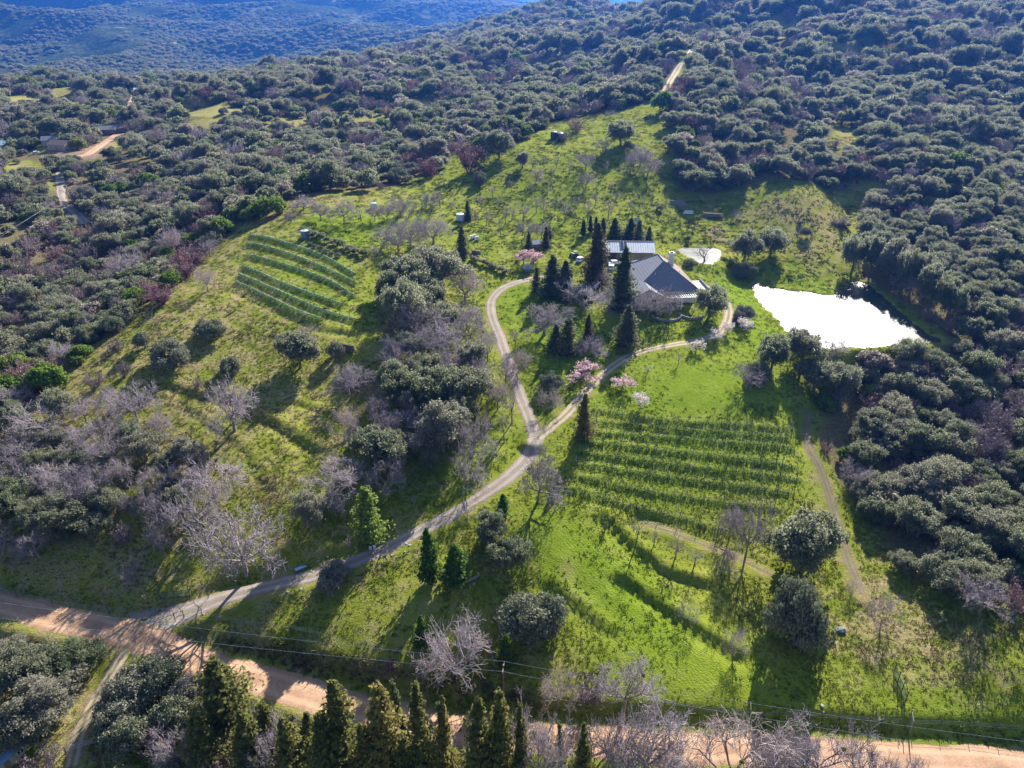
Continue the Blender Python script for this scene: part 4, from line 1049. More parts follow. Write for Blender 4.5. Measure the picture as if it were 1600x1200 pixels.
# ------------------------------------------------------------------ brush and oak woods of the hillsides
srng = np.random.RandomState(77)
def project(x, y, z):
    p = np.stack([x - C0[0], y - C0[1], z - C0[2]], -1)
    d = p @ F
    return 800 + FPX * (p @ R) / d, 600 - FPX * (p @ U) / d, d
def sees(x, y, z):
    """is that point clear of the land between it and the drone"""
    ok = np.ones(len(x), bool)
    for t in np.linspace(0.3, 0.985, 46):
        ok &= CAM_Z + (z - CAM_Z) * t > h_at(x * t, y * t)
    return ok
bands = [(60, 300, 4.4), (300, 420, 5.0), (420, 560, 5.8), (560, 760, 7.0), (760, 1050, 8.6), (1050, 1700, 11.0)]
pts = []
for r0, r1, sp in bands:
    xs = np.arange(-r1 * 0.85, r1 * 0.85, sp); ys = np.arange(20, r1, sp)
    X, Y = np.meshgrid(xs, ys); X = X.ravel() + srng.uniform(-.48, .48, X.size) * sp; Y = Y.ravel() + srng.uniform(-.48, .48, Y.size) * sp
    rr = np.hypot(X, Y); s = (rr >= r0) & (rr < r1); X, Y = X[s], Y[s]
    z = h_at(X, Y); u_, v_, d_ = project(X, Y, z)
    s = (u_ > -140) & (u_ < 1740) & (v_ > -70) & (v_ < 1280) & (d_ > 0)
    X, Y, z = X[s], Y[s], z[s]
    s = inside(X, Y, WILD); X, Y, z = X[s], Y[s], z[s]
    pts.append(np.stack([X, Y, z, np.full(len(X), sp)], -1))
pts = np.concatenate(pts)
keep = np.ones(len(pts), bool)
lone = srng.rand(len(pts)) < 0.10
keep &= lone | (gridval(gapm, pts[:, 0], pts[:, 1]) < 0.35 + 0.25 * srng.rand(len(pts)))
pr = np.hypot(pts[:, 0], pts[:, 1])[:, None]; away = pts[:, :2] / pr
for back in (0.012, 0.024, 0.038):
    q = pts[:, :2] + away * np.minimum(back * pr, 28.0)
    keep &= lone | (gridval(gapm, q[:, 0], q[:, 1]) < 0.5)
for key, clear in (('lane', 26.0), ('lane_upper', 34.0), ('lane_far', 50.0), ('ridge_track', 34.0), ('track_grove', 4.0)):
    ln = road_lines[key]
    for back in np.linspace(0, clear, 6):
        q = pts[:, :2] + away * back
        keep &= seg_dist(q[:, 0], q[:, 1], ln[::3] if len(ln) > 9 else ln)[0] > 4.0
for hp in ((97, 232), (80, 225), (12, 232), (56, 240), (170, 208), (186, 206)):
    H0 = hit(*hp)
    for back in np.linspace(0, 34, 6):
        q = pts[:, :2] + away * back
        keep &= np.hypot(q[:, 0] - H0[0], q[:, 1] - H0[1]) > 9.0
keep &= gridval(road_mask, pts[:, 0], pts[:, 1]) < 0.2
for ln in (pond_line, pool_line):
    keep &= sdist(pts[:, 0], pts[:, 1], ln) > 2.5
keep &= (fbm(pts[:, 0] / 28.0, pts[:, 1] / 28.0, 3) > -0.24) | (srng.rand(len(pts)) < 0.25)
pts = pts[keep]
vis = sees(pts[:, 0], pts[:, 1], pts[:, 2] + 4.0)
pts = pts[vis]
U_, V_, D_ = project(pts[:, 0], pts[:, 1], pts[:, 2])
nA = fbm(pts[:, 0] / 45.0 + 9, pts[:, 1] / 45.0, 3); nB = fbm(pts[:, 0] / 30.0 + 40, pts[:, 1] / 30.0 + 7, 3); nC = fbm(pts[:, 0] / 22.0 + 80, pts[:, 1] / 22.0 + 3, 2)
rnd = srng.rand(len(pts))
kinds = np.full(len(pts), 'chaparral_bush', object)
grove = (U_ > 1180) & (V_ > 255) & (V_ < 1000)
slope = (U_ > 1040) & (V_ <= 255)
kinds[(rnd < 0.16) & ~grove] = 'evergreen_oak'
kinds[(slope) & (rnd < 0.30)] = 'evergreen_oak'
kinds[grove & (rnd < 0.62)] = 'evergreen_oak'
kinds[(nB > 0.14) & (rnd > 0.42)] = 'purple_brush'
kinds[(rnd > 0.87)] = 'purple_brush'
kinds[grove & (rnd > 0.955)] = 'bare_tree'
kinds[~grove & (rnd > 0.955)] = 'bare_tree'
kinds[(nC > 0.30) & (rnd > 0.62) & (rnd < .9)] = 'redbud'
kinds[(rnd > 0.83) & (rnd < 0.87)] = 'green_shrub'
kinds[(nA > 0.29) & (rnd > 0.3) & (rnd < 0.5) & ~grove & ~slope] = 'green_shrub'
kinds[(rnd > 0.58) & (rnd < 0.76) & ~grove] = 'sage_shrub'
# thin the oaks of the grove: a crown needs room
size = pts[:, 3] * srng.uniform(0.62, 1.0, len(pts)) * srng.uniform(1.0, 2.5, len(pts))
size[kinds == 'evergreen_oak'] *= 1.3
kinds[grove & (kinds == 'redbud') & (rnd < 0.82)] = 'evergreen_oak'
size[grove & (kinds == 'evergreen_oak')] = srng.uniform(6.0, 11.0, (grove & (kinds == 'evergreen_oak')).sum())
size[kinds == 'bare_tree'] = np.maximum(size[kinds == 'bare_tree'], 6.0)
order = np.argsort(-size)
pond_clear = (sdist(pts[:, 0], pts[:, 1], pond_line) < size * 0.5 + 1.0) | (sdist(pts[:, 0], pts[:, 1], pool_line) < size * 0.5 + 2.0)
near_hand = np.array([(p[1], p[2], p[3]) for p in PLACED])
sel_keep = np.ones(len(pts), bool)
cell = {}
big = []
for i in order:
    if pond_clear[i]: sel_keep[i] = False; continue
    x, y = pts[i, 0], pts[i, 1]; r_ = size[i] * 0.5
    d = np.hypot(near_hand[:, 0] - x, near_hand[:, 1] - y)
    if (d < (near_hand[:, 2] + r_) * 0.62).any(): sel_keep[i] = False; continue
    if D_[i] < 520:
        cx, cy_ = int(x // 12), int(y // 12); bad = False
        for a in (-1, 0, 1):
            for b_ in (-1, 0, 1):
                for (qx, qy, qr) in cell.get((cx + a, cy_ + b_), ()):
                    if math.hypot(qx - x, qy - y) < (qr + r_) * (0.36 if grove[i] else 0.42): bad = True; break
        if bad: sel_keep[i] = False; continue
        cell.setdefault((cx, cy_), []).append((x, y, r_))
pts, kinds, size, U_, V_, D_ = pts[sel_keep], kinds[sel_keep], size[sel_keep], U_[sel_keep], V_[sel_keep], D_[sel_keep]
HR = {'evergreen_oak': 0.78, 'chaparral_bush': 0.68, 'purple_brush': 0.66, 'bare_tree': 0.85, 'redbud': 0.66, 'green_shrub': 0.68, 'sage_shrub': 0.58}
hts = np.array([HR[k] for k in kinds]) * size * srng.uniform(0.8, 1.2, len(pts))
LIM = {'chaparral_bush': 270, 'evergreen_oak': 210, 'purple_brush': 230, 'bare_tree': 60, 'redbud': 120, 'green_shrub': 90, 'sage_shrub': 150}
inview = (U_ > -20) & (U_ < 1620) & (V_ > -5) & (V_ < 1230)
app = size / D_
single = np.zeros(len(pts), bool)
for k, lim in LIM.items():
    idx = np.where((kinds == k) & inview & (app * FPX > 7))[0]
    idx = idx[np.argsort(-app[idx])][:lim]; single[idx] = True
def line_d(key): return seg_dist(pts[:, 0], pts[:, 1], key[:, :2] if len(key) < 60 else key[::3, :2])[0]
d_ridge, d_lane, d_lane2, d_track = line_d(road_lines['ridge_track']), line_d(road_lines['lane']), line_d(road_lines['lane_upper']), line_d(road_lines['track_grove'])
d_pond = np.abs(sdist(pts[:, 0], pts[:, 1], pond_line)); d_edge = seg_dist(pts[:, 0], pts[:, 1], edge_w)[0]
def wild_place(i):
    u, v = U_[i], V_[i]
    if d_pond[i] < 13: return 'on the shore of the large pond'
    if d_track[i] < 13: return 'along the brown track beside the grove'
    if d_ridge[i] < 30: return 'beside the pale track up the ridge'
    if d_lane[i] < 26: return 'beside the winding lane in the brush'
    if d_lane2[i] < 60: return 'near the brown roofed far houses'
    if u > 1180 and v > 700: return 'in the dense grove beside the lower vineyard track'
    if u > 1180 and v > 560: return 'in the dense grove just below the pond dam'
    if u > 1180 and v > 380: return 'in the dense wood rising from the large pond'
    if u > 1180 and v > 255: return 'in the wood high behind the large pond'
    if u > 1035: return 'at the edge of the upper meadow below the steep hillside' if d_edge[i] < 22 else 'in the brush on the steep hillside above the meadow'
    if u > 640: return 'at the upper edge of the meadow' if d_edge[i] < 22 else 'in the brush on the slope behind the meadow'
    if u < 420 and v > 330:
        return 'at the grassy edge of the knoll' if d_edge[i] < 14 else ('in the thick brush below the knoll' if v > 450 else 'in the thick brush between knoll and winding lane')
    return 'at the brush edge behind the leafless orchard trees' if d_edge[i] < 22 else 'in the brush between the orchard and the far ridge'
ids = {}
for i in np.where(single)[0]: ids.setdefault((kinds[i], wild_place(i)), []).append(i)
for (kd, wp), lst in ids.items():
    lst.sort(key=lambda i: -size[i] * hts[i])
    for k, i in enumerate(lst):
        lab = '%s %s' % (LOOK[kd], wp)
        if len(lst) > 1 and k == 0: lab = 'largest ' + lab
        elif len(lst) > 2 and k == len(lst) - 1: lab = 'smallest ' + lab
        plant(kd, pts[i, 0], pts[i, 1], size[i], hts[i], lab, '%s %s' % (LOOK[kd], wp), which=int(srng.randint(50)), sink=0.15)

# what nobody could count goes into one object, scattered over the slopes
lib = bpy.data.collections.new('plant_library')
LIBIDX = {}
for k in ('bare_tree', 'chaparral_bush', 'evergreen_oak', 'green_shrub', 'purple_brush', 'redbud', 'sage_shrub'):
    for j, (W_, H_, c, t) in enumerate(PROTO[k][:4]):
        o = bpy.data.objects.new('%02d_%s' % (len(LIBIDX), k), c); lib.objects.link(o)
        LIBIDX[(k, j)] = (len(LIBIDX), W_, H_)
def scatter(name, P3, scales, rot, pick, collection, label, cat=None, attrs=None, tilt=None):
    me = bpy.data.meshes.new(name)
    me.vertices.add(len(P3)); me.vertices.foreach_set('co', np.asarray(P3, np.float32).ravel()); me.update()
    a = me.attributes.new('size', 'FLOAT_VECTOR', 'POINT'); a.data.foreach_set('vector', np.asarray(scales, np.float32).ravel())
    a = me.attributes.new('turn', 'FLOAT_VECTOR', 'POINT'); a.data.foreach_set('vector', np.stack([np.zeros(len(P3)), np.zeros(len(P3)), rot], -1).astype(np.float32).ravel())
    a = me.attributes.new('pick', 'INT', 'POINT'); a.data.foreach_set('value', np.asarray(pick, np.int32))
    for k, v in (attrs or {}).items():
        a = me.attributes.new(k, 'FLOAT', 'POINT'); a.data.foreach_set('value', np.asarray(v, np.float32))
    o = link(name, me, kind='stuff', label=label)
    ng = bpy.data.node_groups.new(name, 'GeometryNodeTree')
    ng.interface.new_socket('Geometry', in_out='INPUT', socket_type='NodeSocketGeometry'); ng.interface.new_socket('Geometry', in_out='OUTPUT', socket_type='NodeSocketGeometry')
    nn = ng.nodes; gi = nn.new('NodeGroupInput'); go = nn.new('NodeGroupOutput')
    ci = nn.new('GeometryNodeCollectionInfo'); ci.inputs['Collection'].default_value = collection; ci.inputs['Separate Children'].default_value = True; ci.inputs['Reset Children'].default_value = True
    iop = nn.new('GeometryNodeInstanceOnPoints'); iop.inputs['Pick Instance'].default_value = True
    def na(nm, t):
        x = nn.new('GeometryNodeInputNamedAttribute'); x.data_type = t; x.inputs['Name'].default_value = nm; return x.outputs['Attribute']
    er = nn.new('FunctionNodeEulerToRotation')
    L = ng.links.new
    L(gi.outputs[0], iop.inputs['Points']); L(ci.outputs[0], iop.inputs['Instance']); L(na('pick', 'INT'), iop.inputs['Instance Index'])
    L(na('turn', 'FLOAT_VECTOR'), er.inputs[0]); L(er.outputs[0], iop.inputs['Rotation']); L(na('size', 'FLOAT_VECTOR'), iop.inputs['Scale']); L(iop.outputs[0], go.inputs[0])
    md = o.modifiers.new('scatter', 'NODES'); md.node_group = ng
    return o
ri = np.where(~single)[0]
pk, sc = [], []
for i in ri:
    j = int(srng.randint(min(4, len(PROTO[kinds[i]])))); idx, W_, H_ = LIBIDX[(kinds[i], j)]
    pk.append(idx); sc.append((size[i] / W_, size[i] / W_, hts[i] / H_))
P3 = pts[ri, :3].copy(); P3[:, 2] -= 0.2
# far mountains: clumps of woodland
xs = np.arange(-4200, 4200, 21.0); ys = np.arange(1400, 5000, 21.0)
X, Y = np.meshgrid(xs, ys); X = X.ravel() + srng.uniform(-10, 10, X.size); Y = Y.ravel() + srng.uniform(-10, 10, Y.size)
zf = h_at(X, Y); uf, vf, df = project(X, Y, zf)
s = (uf > -120) & (uf < 1720) & (vf > -50) & (vf < 140) & (fbm(X / 160, Y / 160, 4) > -0.12)
X, Y, zf = X[s], Y[s], zf[s]
s = sees(X, Y, zf + 12); X, Y, zf = X[s], Y[s], zf[s]
m = len(X); fj = srng.randint(0, 4, m); fs = srng.uniform(2.2, 4.2, m)
P3 = np.concatenate([P3, np.stack([X, Y, zf - 1], -1)])
pk += [LIBIDX[('chaparral_bush', int(j))][0] for j in fj]; sc += [(a, a, a * 0.8) for a in fs]
scatter('chaparral', P3, sc, srng.uniform(0, 6.28, len(P3)), pk, lib, 'unbroken grey-green brush covering the far hillsides')
print('wild single', single.sum(), 'scattered', len(P3), 'far', m)

# ------------------------------------------------------------------ grass and weeds
tm_, nt, out = mat('tuft'); g = N(nt)
pos = g.n('ShaderNodeNewGeometry').outputs['Position']
c_, n2_, n3_ = ground_colour(g, pos, g.attr('dry', 'INSTANCER').outputs['Fac'], g.attr('soil', 'INSTANCER').outputs['Fac'], g.attr('wild', 'INSTANCER').outputs['Fac'], g.attr('lush', 'INSTANCER').outputs['Fac'])
b = g.bsdf(c_, 0.9, 0.05); t = g.n('ShaderNodeBsdfTranslucent'); g.l(c_, t.inputs['Color'])
mx = g.n('ShaderNodeMixShader'); mx.inputs[0].default_value = 0.55
g.l(b.outputs[0], mx.inputs[1]); g.l(t.outputs[0], mx.inputs[2]); g.l(mx.outputs[0], out.inputs[0]); MATS['tuft'] = tm_
glib = bpy.data.collections.new('grass_library')
for j in range(4):
    rng = np.random.RandomState(500 + j); v = []; f = []
    for k in range(16):
        a = rng.uniform(0, 6.28); o_ = rng.uniform(0, .34, 1)[0]; bx, by = math.cos(a) * o_, math.sin(a) * o_
        d = rng.uniform(0, 6.28); w = rng.uniform(.05, .1); L = rng.uniform(.10, .26); l2 = rng.uniform(.10, .32)
        i = len(v); v += [(bx - math.sin(d) * w, by + math.cos(d) * w, -0.05), (bx + math.sin(d) * w, by - math.cos(d) * w, -0.05), (bx + math.cos(d) * l2, by + math.sin(d) * l2, L)]; f.append((i, i + 1, i + 2))
    glib.objects.link(bpy.data.objects.new('%02d_tuft' % j, mesh_np('tuft', np.array(v), np.array(f), 'tuft')))
gp = []
for r0, r1, sp in ((70, 150, 0.5), (150, 200, 0.62), (200, 260, 0.85), (260, 420, 1.5)):
    xs = np.arange(-r1 * 0.8, r1 * 0.8, sp); ys = np.arange(40, r1, sp)
    X, Y = np.meshgrid(xs, ys); X = X.ravel() + srng.uniform(-.5, .5, X.size) * sp; Y = Y.ravel() + srng.uniform(-.5, .5, Y.size) * sp
    rr = np.hypot(X, Y); s = (rr >= r0) & (rr < r1); X, Y = X[s], Y[s]
    z = h_at(X, Y); u_, v_, d_ = project(X, Y, z)
    s = (u_ > -60) & (u_ < 1660) & (v_ > 100) & (v_ < 1240)
    gp.append(np.stack([X[s], Y[s], z[s], np.full(s.sum(), sp)], -1))
gp = np.concatenate(gp)
gx, gy = gp[:, 0], gp[:, 1]
k_ = (gridval(road_mask, gx, gy) < 0.4) & (gridval(wild0, gx, gy) < 0.7)
for ln in (pond_line, pool_line): k_ &= sdist(gx, gy, ln) > 0.5
k_ &= srng.rand(len(gx)) < 0.5 + 0.5 * fbm(gx / 9.0, gy / 9.0, 2) - 0.15 * gridval(lush, gx, gy) - 0.25 * gridval(mown, gx, gy)
gp = gp[k_]; gx, gy = gp[:, 0], gp[:, 1]
ss = gp[:, 3] / 0.5 * srng.uniform(0.6, 1.5, len(gp)) * (1 + 0.7 * np.clip(fbm(gx / 7, gy / 7, 3), -.6, 1))
bank_ = gridval(BANK, gx, gy); ss = ss * (1 + .5 * bank_)
hz = (1 + 1.6 * bank_) * ss * srng.uniform(0.25, 0.75, len(gp)) / np.sqrt(gp[:, 3] / 0.5)
scatter('grass', gp[:, :3], np.stack([ss, ss, hz], -1), srng.uniform(0, 6.28, len(gp)), srng.randint(0, 4, len(gp)), glib, 'short spring grass and dry weeds on the open slopes', attrs=dict(dry=gridval(dry, gx, gy), soil=gridval(soil, gx, gy) * 0.5, wild=gridval(wild, gx, gy), lush=gridval(lush, gx, gy)))
print('tufts', len(gp))

# ------------------------------------------------------------------ house, barn and yard
def thing(name, loc, rz, label, cat, group=None):
    return link(name, None, None, tuple(float(c) for c in loc), rz, label, cat, group)
def grid_window(parent, x, y, z, w, h, face):
    """window on a wall facing -y ('f') or +-x ('l','r'): frame child of wall, pane its sub-part"""
    f = MB(); t = 0.08; pn = MB()
    if face == 'f':
        for a in (-w / 2, 0 - t / 2, w / 2 - t): f.box(x + a, x + a + t, y - 0.09, y + 0.02, z, z + h)
        for b in (0, h - t): f.box(x - w / 2 + t, x + w / 2 - t, y - 0.087, y + 0.02, z + b, z + b + t)
        pn.box(x - w / 2 + .02, x + w / 2 - .02, y - 0.03, y + 0.02, z + .02, z + h - .02)
    else:
        s = -1 if face == 'l' else 1
        lo, hi = (x - 0.09, x + 0.02) if s < 0 else (x - 0.02, x + 0.09)
        for a in (-w / 2, -t / 2, w / 2 - t): f.box(lo, hi, y + a, y + a + t, z, z + h)
        for b in (0, h - t): f.box(lo + .003, hi - .003, y - w / 2 + t, y + w / 2 - t, z + b, z + b + t)
        lo, hi = (x - 0.03, x + 0.02) if s < 0 else (x - 0.02, x + 0.03)
        pn.box(lo, hi, y - w / 2 + .02, y + w / 2 - .02, z + .02, z + h - .02)
    o = f.build('window', 'white_paint', parent); pn.build('pane', 'dark_glass', o)
def courses(quad, ridge_dir_n, mat_name, parent, t=0.03):
    """shingle courses: overlapping strips up a roof plane. quad: eave a, eave b, top b, top a"""
    a, b, c, d = [Vector(p) for p in quad]
    nrm = (b - a).cross(d - a).normalized()
    if nrm.z < 0: nrm = -nrm
    for i in range(ridge_dir_n):
        t0, t1 = i / ridge_dir_n, (i + 1.12) / ridge_dir_n; t1 = min(t1, 1.0)
        p = [a.lerp(d, t0) + nrm * (t + .03), b.lerp(c, t0) + nrm * (t + .03), b.lerp(c, t1) + nrm * 0.012, a.lerp(d, t1) + nrm * 0.012]
        q = [a.lerp(d, t0), b.lerp(c, t0)]
        m = MB().add(p + q, [(0, 1, 2, 3), (4, 5, 1, 0)])
        m.build('shingle_course', mat_name, parent)
HZ = hit(1030, 466)
house = thing('house', (HZ[0] + 0.3, HZ[1] + 7.5, float(h_at(HZ[0], HZ[1] + 7.5)[0])), math.radians(5), 'large white house with grey hipped shingle roof and white chimney', 'house')
wb = MB().box(-8.2, 8.2, -9.2, 9.2, -2.0, 3.2)
wall = wb.build('wall', 'white_wall', house)
hx, hy, ez, tz, ry = 9.0, 10.0, 3.1, 9.2, 3.0
A_, B_, C_, D__ = (-hx, -hy, ez), (hx, -hy, ez), (hx, hy, ez), (-hx, hy, ez)
T0, T1 = (0.5, -ry, tz), (0.5, ry, tz)
roof = MB().add([A_, B_, C_, D__, T0, T1, (-hx, -hy, ez - .25), (hx, -hy, ez - .25), (hx, hy, ez - .25), (-hx, hy, ez - .25)],
   [(0, 1, 4), (1, 2, 5, 4), (2, 3, 5), (3, 0, 4, 5), (6, 7, 1, 0), (7, 8, 2, 1), (8, 9, 3, 2), (9, 6, 0, 3), (9, 8, 7, 6)]).build('roof', 'roof_shingle', house)
courses([A_, B_, T0, T0], 14, 'roof_shingle', roof)
courses([D__, A_, T0, T1], 14, 'roof_shingle', roof)
courses([B_, C_, T1, T0], 14, 'roof_brown', roof)
courses([C_, D__, T1, T1], 10, 'roof_shingle', roof)
for a, b in ((A_, T0), (B_, T0), (C_, T1), (D__, T1), (T0, T1)):
    MB().tube([Vector(a) + Vector((0, 0, .06)), Vector(b) + Vector((0, 0, .06))], 0.14, 6).build('hip_cap', 'roof_trim', roof)
ch = MB().box(2.6, 3.9, -1.5, -0.2, 6.0, 10.6).box(2.5, 4.0, -1.6, -.1, 10.6, 10.85).build('chimney', 'white_wall', roof)
MB().box(2.9, 3.6, -1.2, -.5, 10.85, 11.1).build('flue', 'dark_steel', ch)
for vx, vy in ((-2.5, -6.2), (4.8, -4.5)): MB().tube([(vx, vy, 4.5), (vx, vy, 6.9)], 0.1, 8).build('vent_pipe', 'white_paint', roof)
# front gable wing
house.scale = (1.13, 1.13, 1.13)
wing = MB().box(-9.6, -2.4, -13.6, -9.2, -2.5, 2.9).add([(-9.6, -13.6, 2.9), (-2.4, -13.6, 2.9), (-6, -13.6, 4.7)], [(0, 1, 2)]).build('wing_wall', 'white_wall', house)
for s_ in (-1, 1):
    MB().slab([(-6 + s_ * 4.3, -14.2, 2.75), (-6 + s_ * 4.3, -6.5, 2.75), (-6, -6.5, 5.0), (-6, -14.2, 5.0)][::s_ * 1], 0.14).build('wing_roof', 'roof_shingle', house)
grid_window(wall, -0.5, -9.2, 0.9, 1.6, 1.4, 'f'); grid_window(wall, 3.0, -9.2, 0.5, 2.2, 1.9, 'f'); grid_window(wall, 6.3, -9.2, 0.9, 1.5, 1.4, 'f')
for yy in (-5.5, -1.0, 4.0): grid_window(wall, -8.2, yy, 0.9, 1.6, 1.4, 'l')
for yy in (-5.0, 0.5, 5.5): grid_window(wall, 8.2, yy, 0.7, 1.8, 1.6, 'r')
grid_window(wing, -7.6, -13.6, 0.8, 1.4, 1.4, 'f'); grid_window(wing, -4.4, -13.6, 0.8, 1.4, 1.4, 'f')
dr = MB().box(0.9, 1.9, -9.28, -9.2, 0.0, 2.1).build('door', 'wood', house); MB().box(1.72, 1.8, -9.36, -9.28, 0.95, 1.05).build('handle', 'steel', dr)
lk = MB().box(-7.5, -1.5, 9.2, 13.2, -2, 2.6).build('link_wall', 'white_wall', house)
MB().slab([(-8.2, 8.6, 2.55), (-0.8, 8.6, 2.55), (-0.8, 13.6, 3.9), (-8.2, 13.6, 3.9)], .12).build('link_roof', 'roof_shingle', house)
# pergola
hm0 = house.matrix_basis.copy()
def at_house(x, y, z=0.0):
    x, y = x * 1.13, y * 1.13
    a = math.radians(5); return (house.location.x + x * math.cos(a) - y * math.sin(a), house.location.y + x * math.sin(a) + y * math.cos(a), house.location.z + z)
pg = thing('pergola', at_house(3.4, -11.6), math.radians(5), 'white slatted pergola against the front of the large house', 'pergola')
for x in (-4.2, 0, 4.2): MB().box(x - .1, x + .1, -2.3, -2.1, -2.2, 2.5).build('post', 'white_paint', pg)
for y in (-2.2, 1.9): MB().box(-4.8, 4.8, y - .08, y + .08, 2.5, 2.7).build('beam', 'white_paint', pg)
for k in range(14): x = -4.5 + k * 9.0 / 13; MB().box(x - .07, x + .07, -2.8, 2.2, 2.703, 2.84).build('slat', 'white_paint', pg)
pt_ = thing('patio', at_house(11.8, 0.5, 0.25), math.radians(5), 'pale paved patio with low wall beside the large house', 'patio')
for i in range(4):
    for j in range(6): MB().box(-2.6 + i * 1.3, -2.6 + i * 1.3 + 1.27, -4.5 + j * 1.5, -4.5 + j * 1.5 + 1.47, -2.5, .1).build('slab', 'patio', pt_)
MB().box(2.62, 2.9, -4.7, 4.6, -3.2, .8).build('low_wall', 'stone', pt_); MB().box(-2.6, 2.62, -4.8, -4.53, -3.2, .5).build('low_wall', 'stone', pt_)
# curved stone retaining walls below the house
for wi, (cx_, cy__, r_, a0, a1, lab) in enumerate(((-1.5, -15.5, 5.0, 205, 335, 'curved stone retaining wall below the pergola, the one beside the wide oak'), (5.5, -15.0, 4.2, 200, 330, 'curved stone retaining wall below the pergola, the one below the porch'))):
    lab = ('curved low stone wall below the white front wing of the house', 'curved low stone wall below the slatted pergola of the house')[wi]
    rw = thing('retaining_wall', (0, 0, 0), 0, lab, 'wall', 'curved stone walls below the house')
    c0 = at_house(cx_, cy__)
    for k in range(18):
        t = math.radians(a0 + (a1 - a0) * (k + .5) / 18); x = c0[0] + r_ * math.cos(t); y = c0[1] + r_ * math.sin(t); z = float(h_at(x, y)[0])
        L_ = r_ * math.radians(a1 - a0) / 18 * 0.48
        o = MB().box(-L_, L_, -.22, .22, -.5, .62 + .08 * math.sin(k * 2.3)).build('stone_block', 'pale_stone', rw, loc=(x, y, z), rz=t + math.pi / 2)
BZ = hit(992, 409)
barn_c = (pt_z(990, 404, BZ[2] + 3.0)[0], BZ[1] + 5.0)
barn = thing('barn', (barn_c[0], barn_c[1], float(h_at(*barn_c)[0])), math.radians(-2), 'long low barn with pale blue-grey metal roof behind the house', 'barn')
bw = MB().box(-8.0, 8.0, -4.0, 4.0, -2, 3.0).add([(-8, -4, 3), (-8, 4, 3), (-8, 0.5, 4.9)], [(0, 2, 1)]).add([(8, -4, 3), (8, 4, 3), (8, 0.5, 4.9)], [(0, 1, 2)]).build('wall', 'barn_wall', barn)
rfr = MB().slab([(-8.7, -4.9, 2.75), (8.7, -4.9, 2.75), (8.7, 0.6, 5.1), (-8.7, 0.6, 5.1)], 0.12).build('roof', 'roof_metal', barn)
rbk = MB().slab([(8.7, 4.7, 2.9), (-8.7, 4.7, 2.9), (-8.7, 0.6, 5.1), (8.7, 0.6, 5.1)], 0.12).build('roof', 'roof_metal', barn)
dv = Vector((0, 5.5, 2.35)); nn_ = Vector((0, -2.35, 5.5)).normalized()
for k in range(22):
    x = -8.6 + k * 17.2 / 21; p = Vector((x, -4.9, 2.75)) + nn_ * .15; MB().tube([p, p + dv], 0.035, 4).build('seam', 'roof_metal', rfr)
MB().tube([(-8.75, .6, 5.24), (8.75, .6, 5.24)], .13, 6).build('ridge_cap', 'roof_trim', barn)
for i in range(2):
    for j in range(3):
        p = Vector((-3.4 + i * 1.2, -3.3 + j * 1.35, 2.75 + (1.6 + j * 1.35) * 2.35 / 5.5)) + nn_ * .22; e = dv.normalized() * 1.25
        sp_ = MB().slab([p, p + Vector((1.1, 0, 0)), p + Vector((1.1, 0, 0)) + e, p + e], .05).build('solar_panel', 'solar', barn)
        MB().tube([p + nn_ * .06, p + Vector((1.1, 0, 0)) + nn_ * .06], .03, 4).tube([p + nn_ * .06, p + e + nn_ * .06], .03, 4).tube([p + Vector((1.1, 0, 0)) + nn_ * .06, p + e + Vector((1.1, 0, 0)) + nn_ * .06], .03, 4).build('frame', 'white_paint', sp_)
for x in (-6, -2, 2, 6): MB().box(x - 1.2, x + 1.2, -4.06, -4.0, 0, 2.4).build('door', 'dark_steel' if x < 0 else 'wood', barn)

def car(px, py, rz, paint, label, group=None):
    P = hit(px, py); c = thing('parked_car', P, rz, label, 'car', group)
    prof = [(-2.15, .35), (-2.2, .75), (-1.6, .95), (-1.1, 1.45), (.75, 1.48), (1.35, .98), (2.05, .85), (2.2, .55), (2.15, .33)]
    w_ = .86; vs_ = [(x, -w_, z) for x, z in prof] + [(x, w_, z) for x, z in prof]; k = len(prof)
    body = MB().add(vs_, [tuple(range(k - 1, -1, -1)), tuple(range(k, 2 * k))] + [(i, (i + 1) % k, k + (i + 1) % k, k + i) for i in range(k)]).build('body', paint, c)
    for s in (-1, 1):
        MB().box(-1.0, .7, s * w_ - .012, s * w_ + .012, 1.0, 1.38).build('side_window', 'dark_glass', body)
        for x in (-1.35, 1.35):
            wl = MB().tube([(x, s * .72, .33), (x, s * .92, .33)], .33, 12).build('wheel', 'rubber', c); MB().tube([(x, s * .915, .33), (x, s * .935, .33)], .19, 10).build('rim', 'steel', wl)
        MB().box(2.05, 2.19, s * .62 - .14, s * .62 + .14, .62, .74).build('headlight', 'white_paint', body)
    MB().slab([(.82, -.74, 1.47), (1.33, -.74, 1.03), (1.33, .74, 1.03), (.82, .74, 1.47)][::-1], .02).build('windscreen', 'dark_glass', body)
    MB().slab([(-1.56, -.72, 1.0), (-1.14, -.72, 1.44), (-1.14, .72, 1.44), (-1.56, .72, 1.0)][::-1], .02).build('rear_window', 'dark_glass', body)
    return c
car(960, 413, .2, 'car_paint', 'silver car parked beside the barn behind the tall spruce')
car(906, 408, 1.2, 'white_paint', 'white car parked beside the tall brownish conifer')
car(955, 420, 1.4, 'white_paint', 'white car parked close to the house wall, partly hidden by spruce')
car(56, 240, .6, 'white_paint', 'white car parked by the brown houses on the far slope')
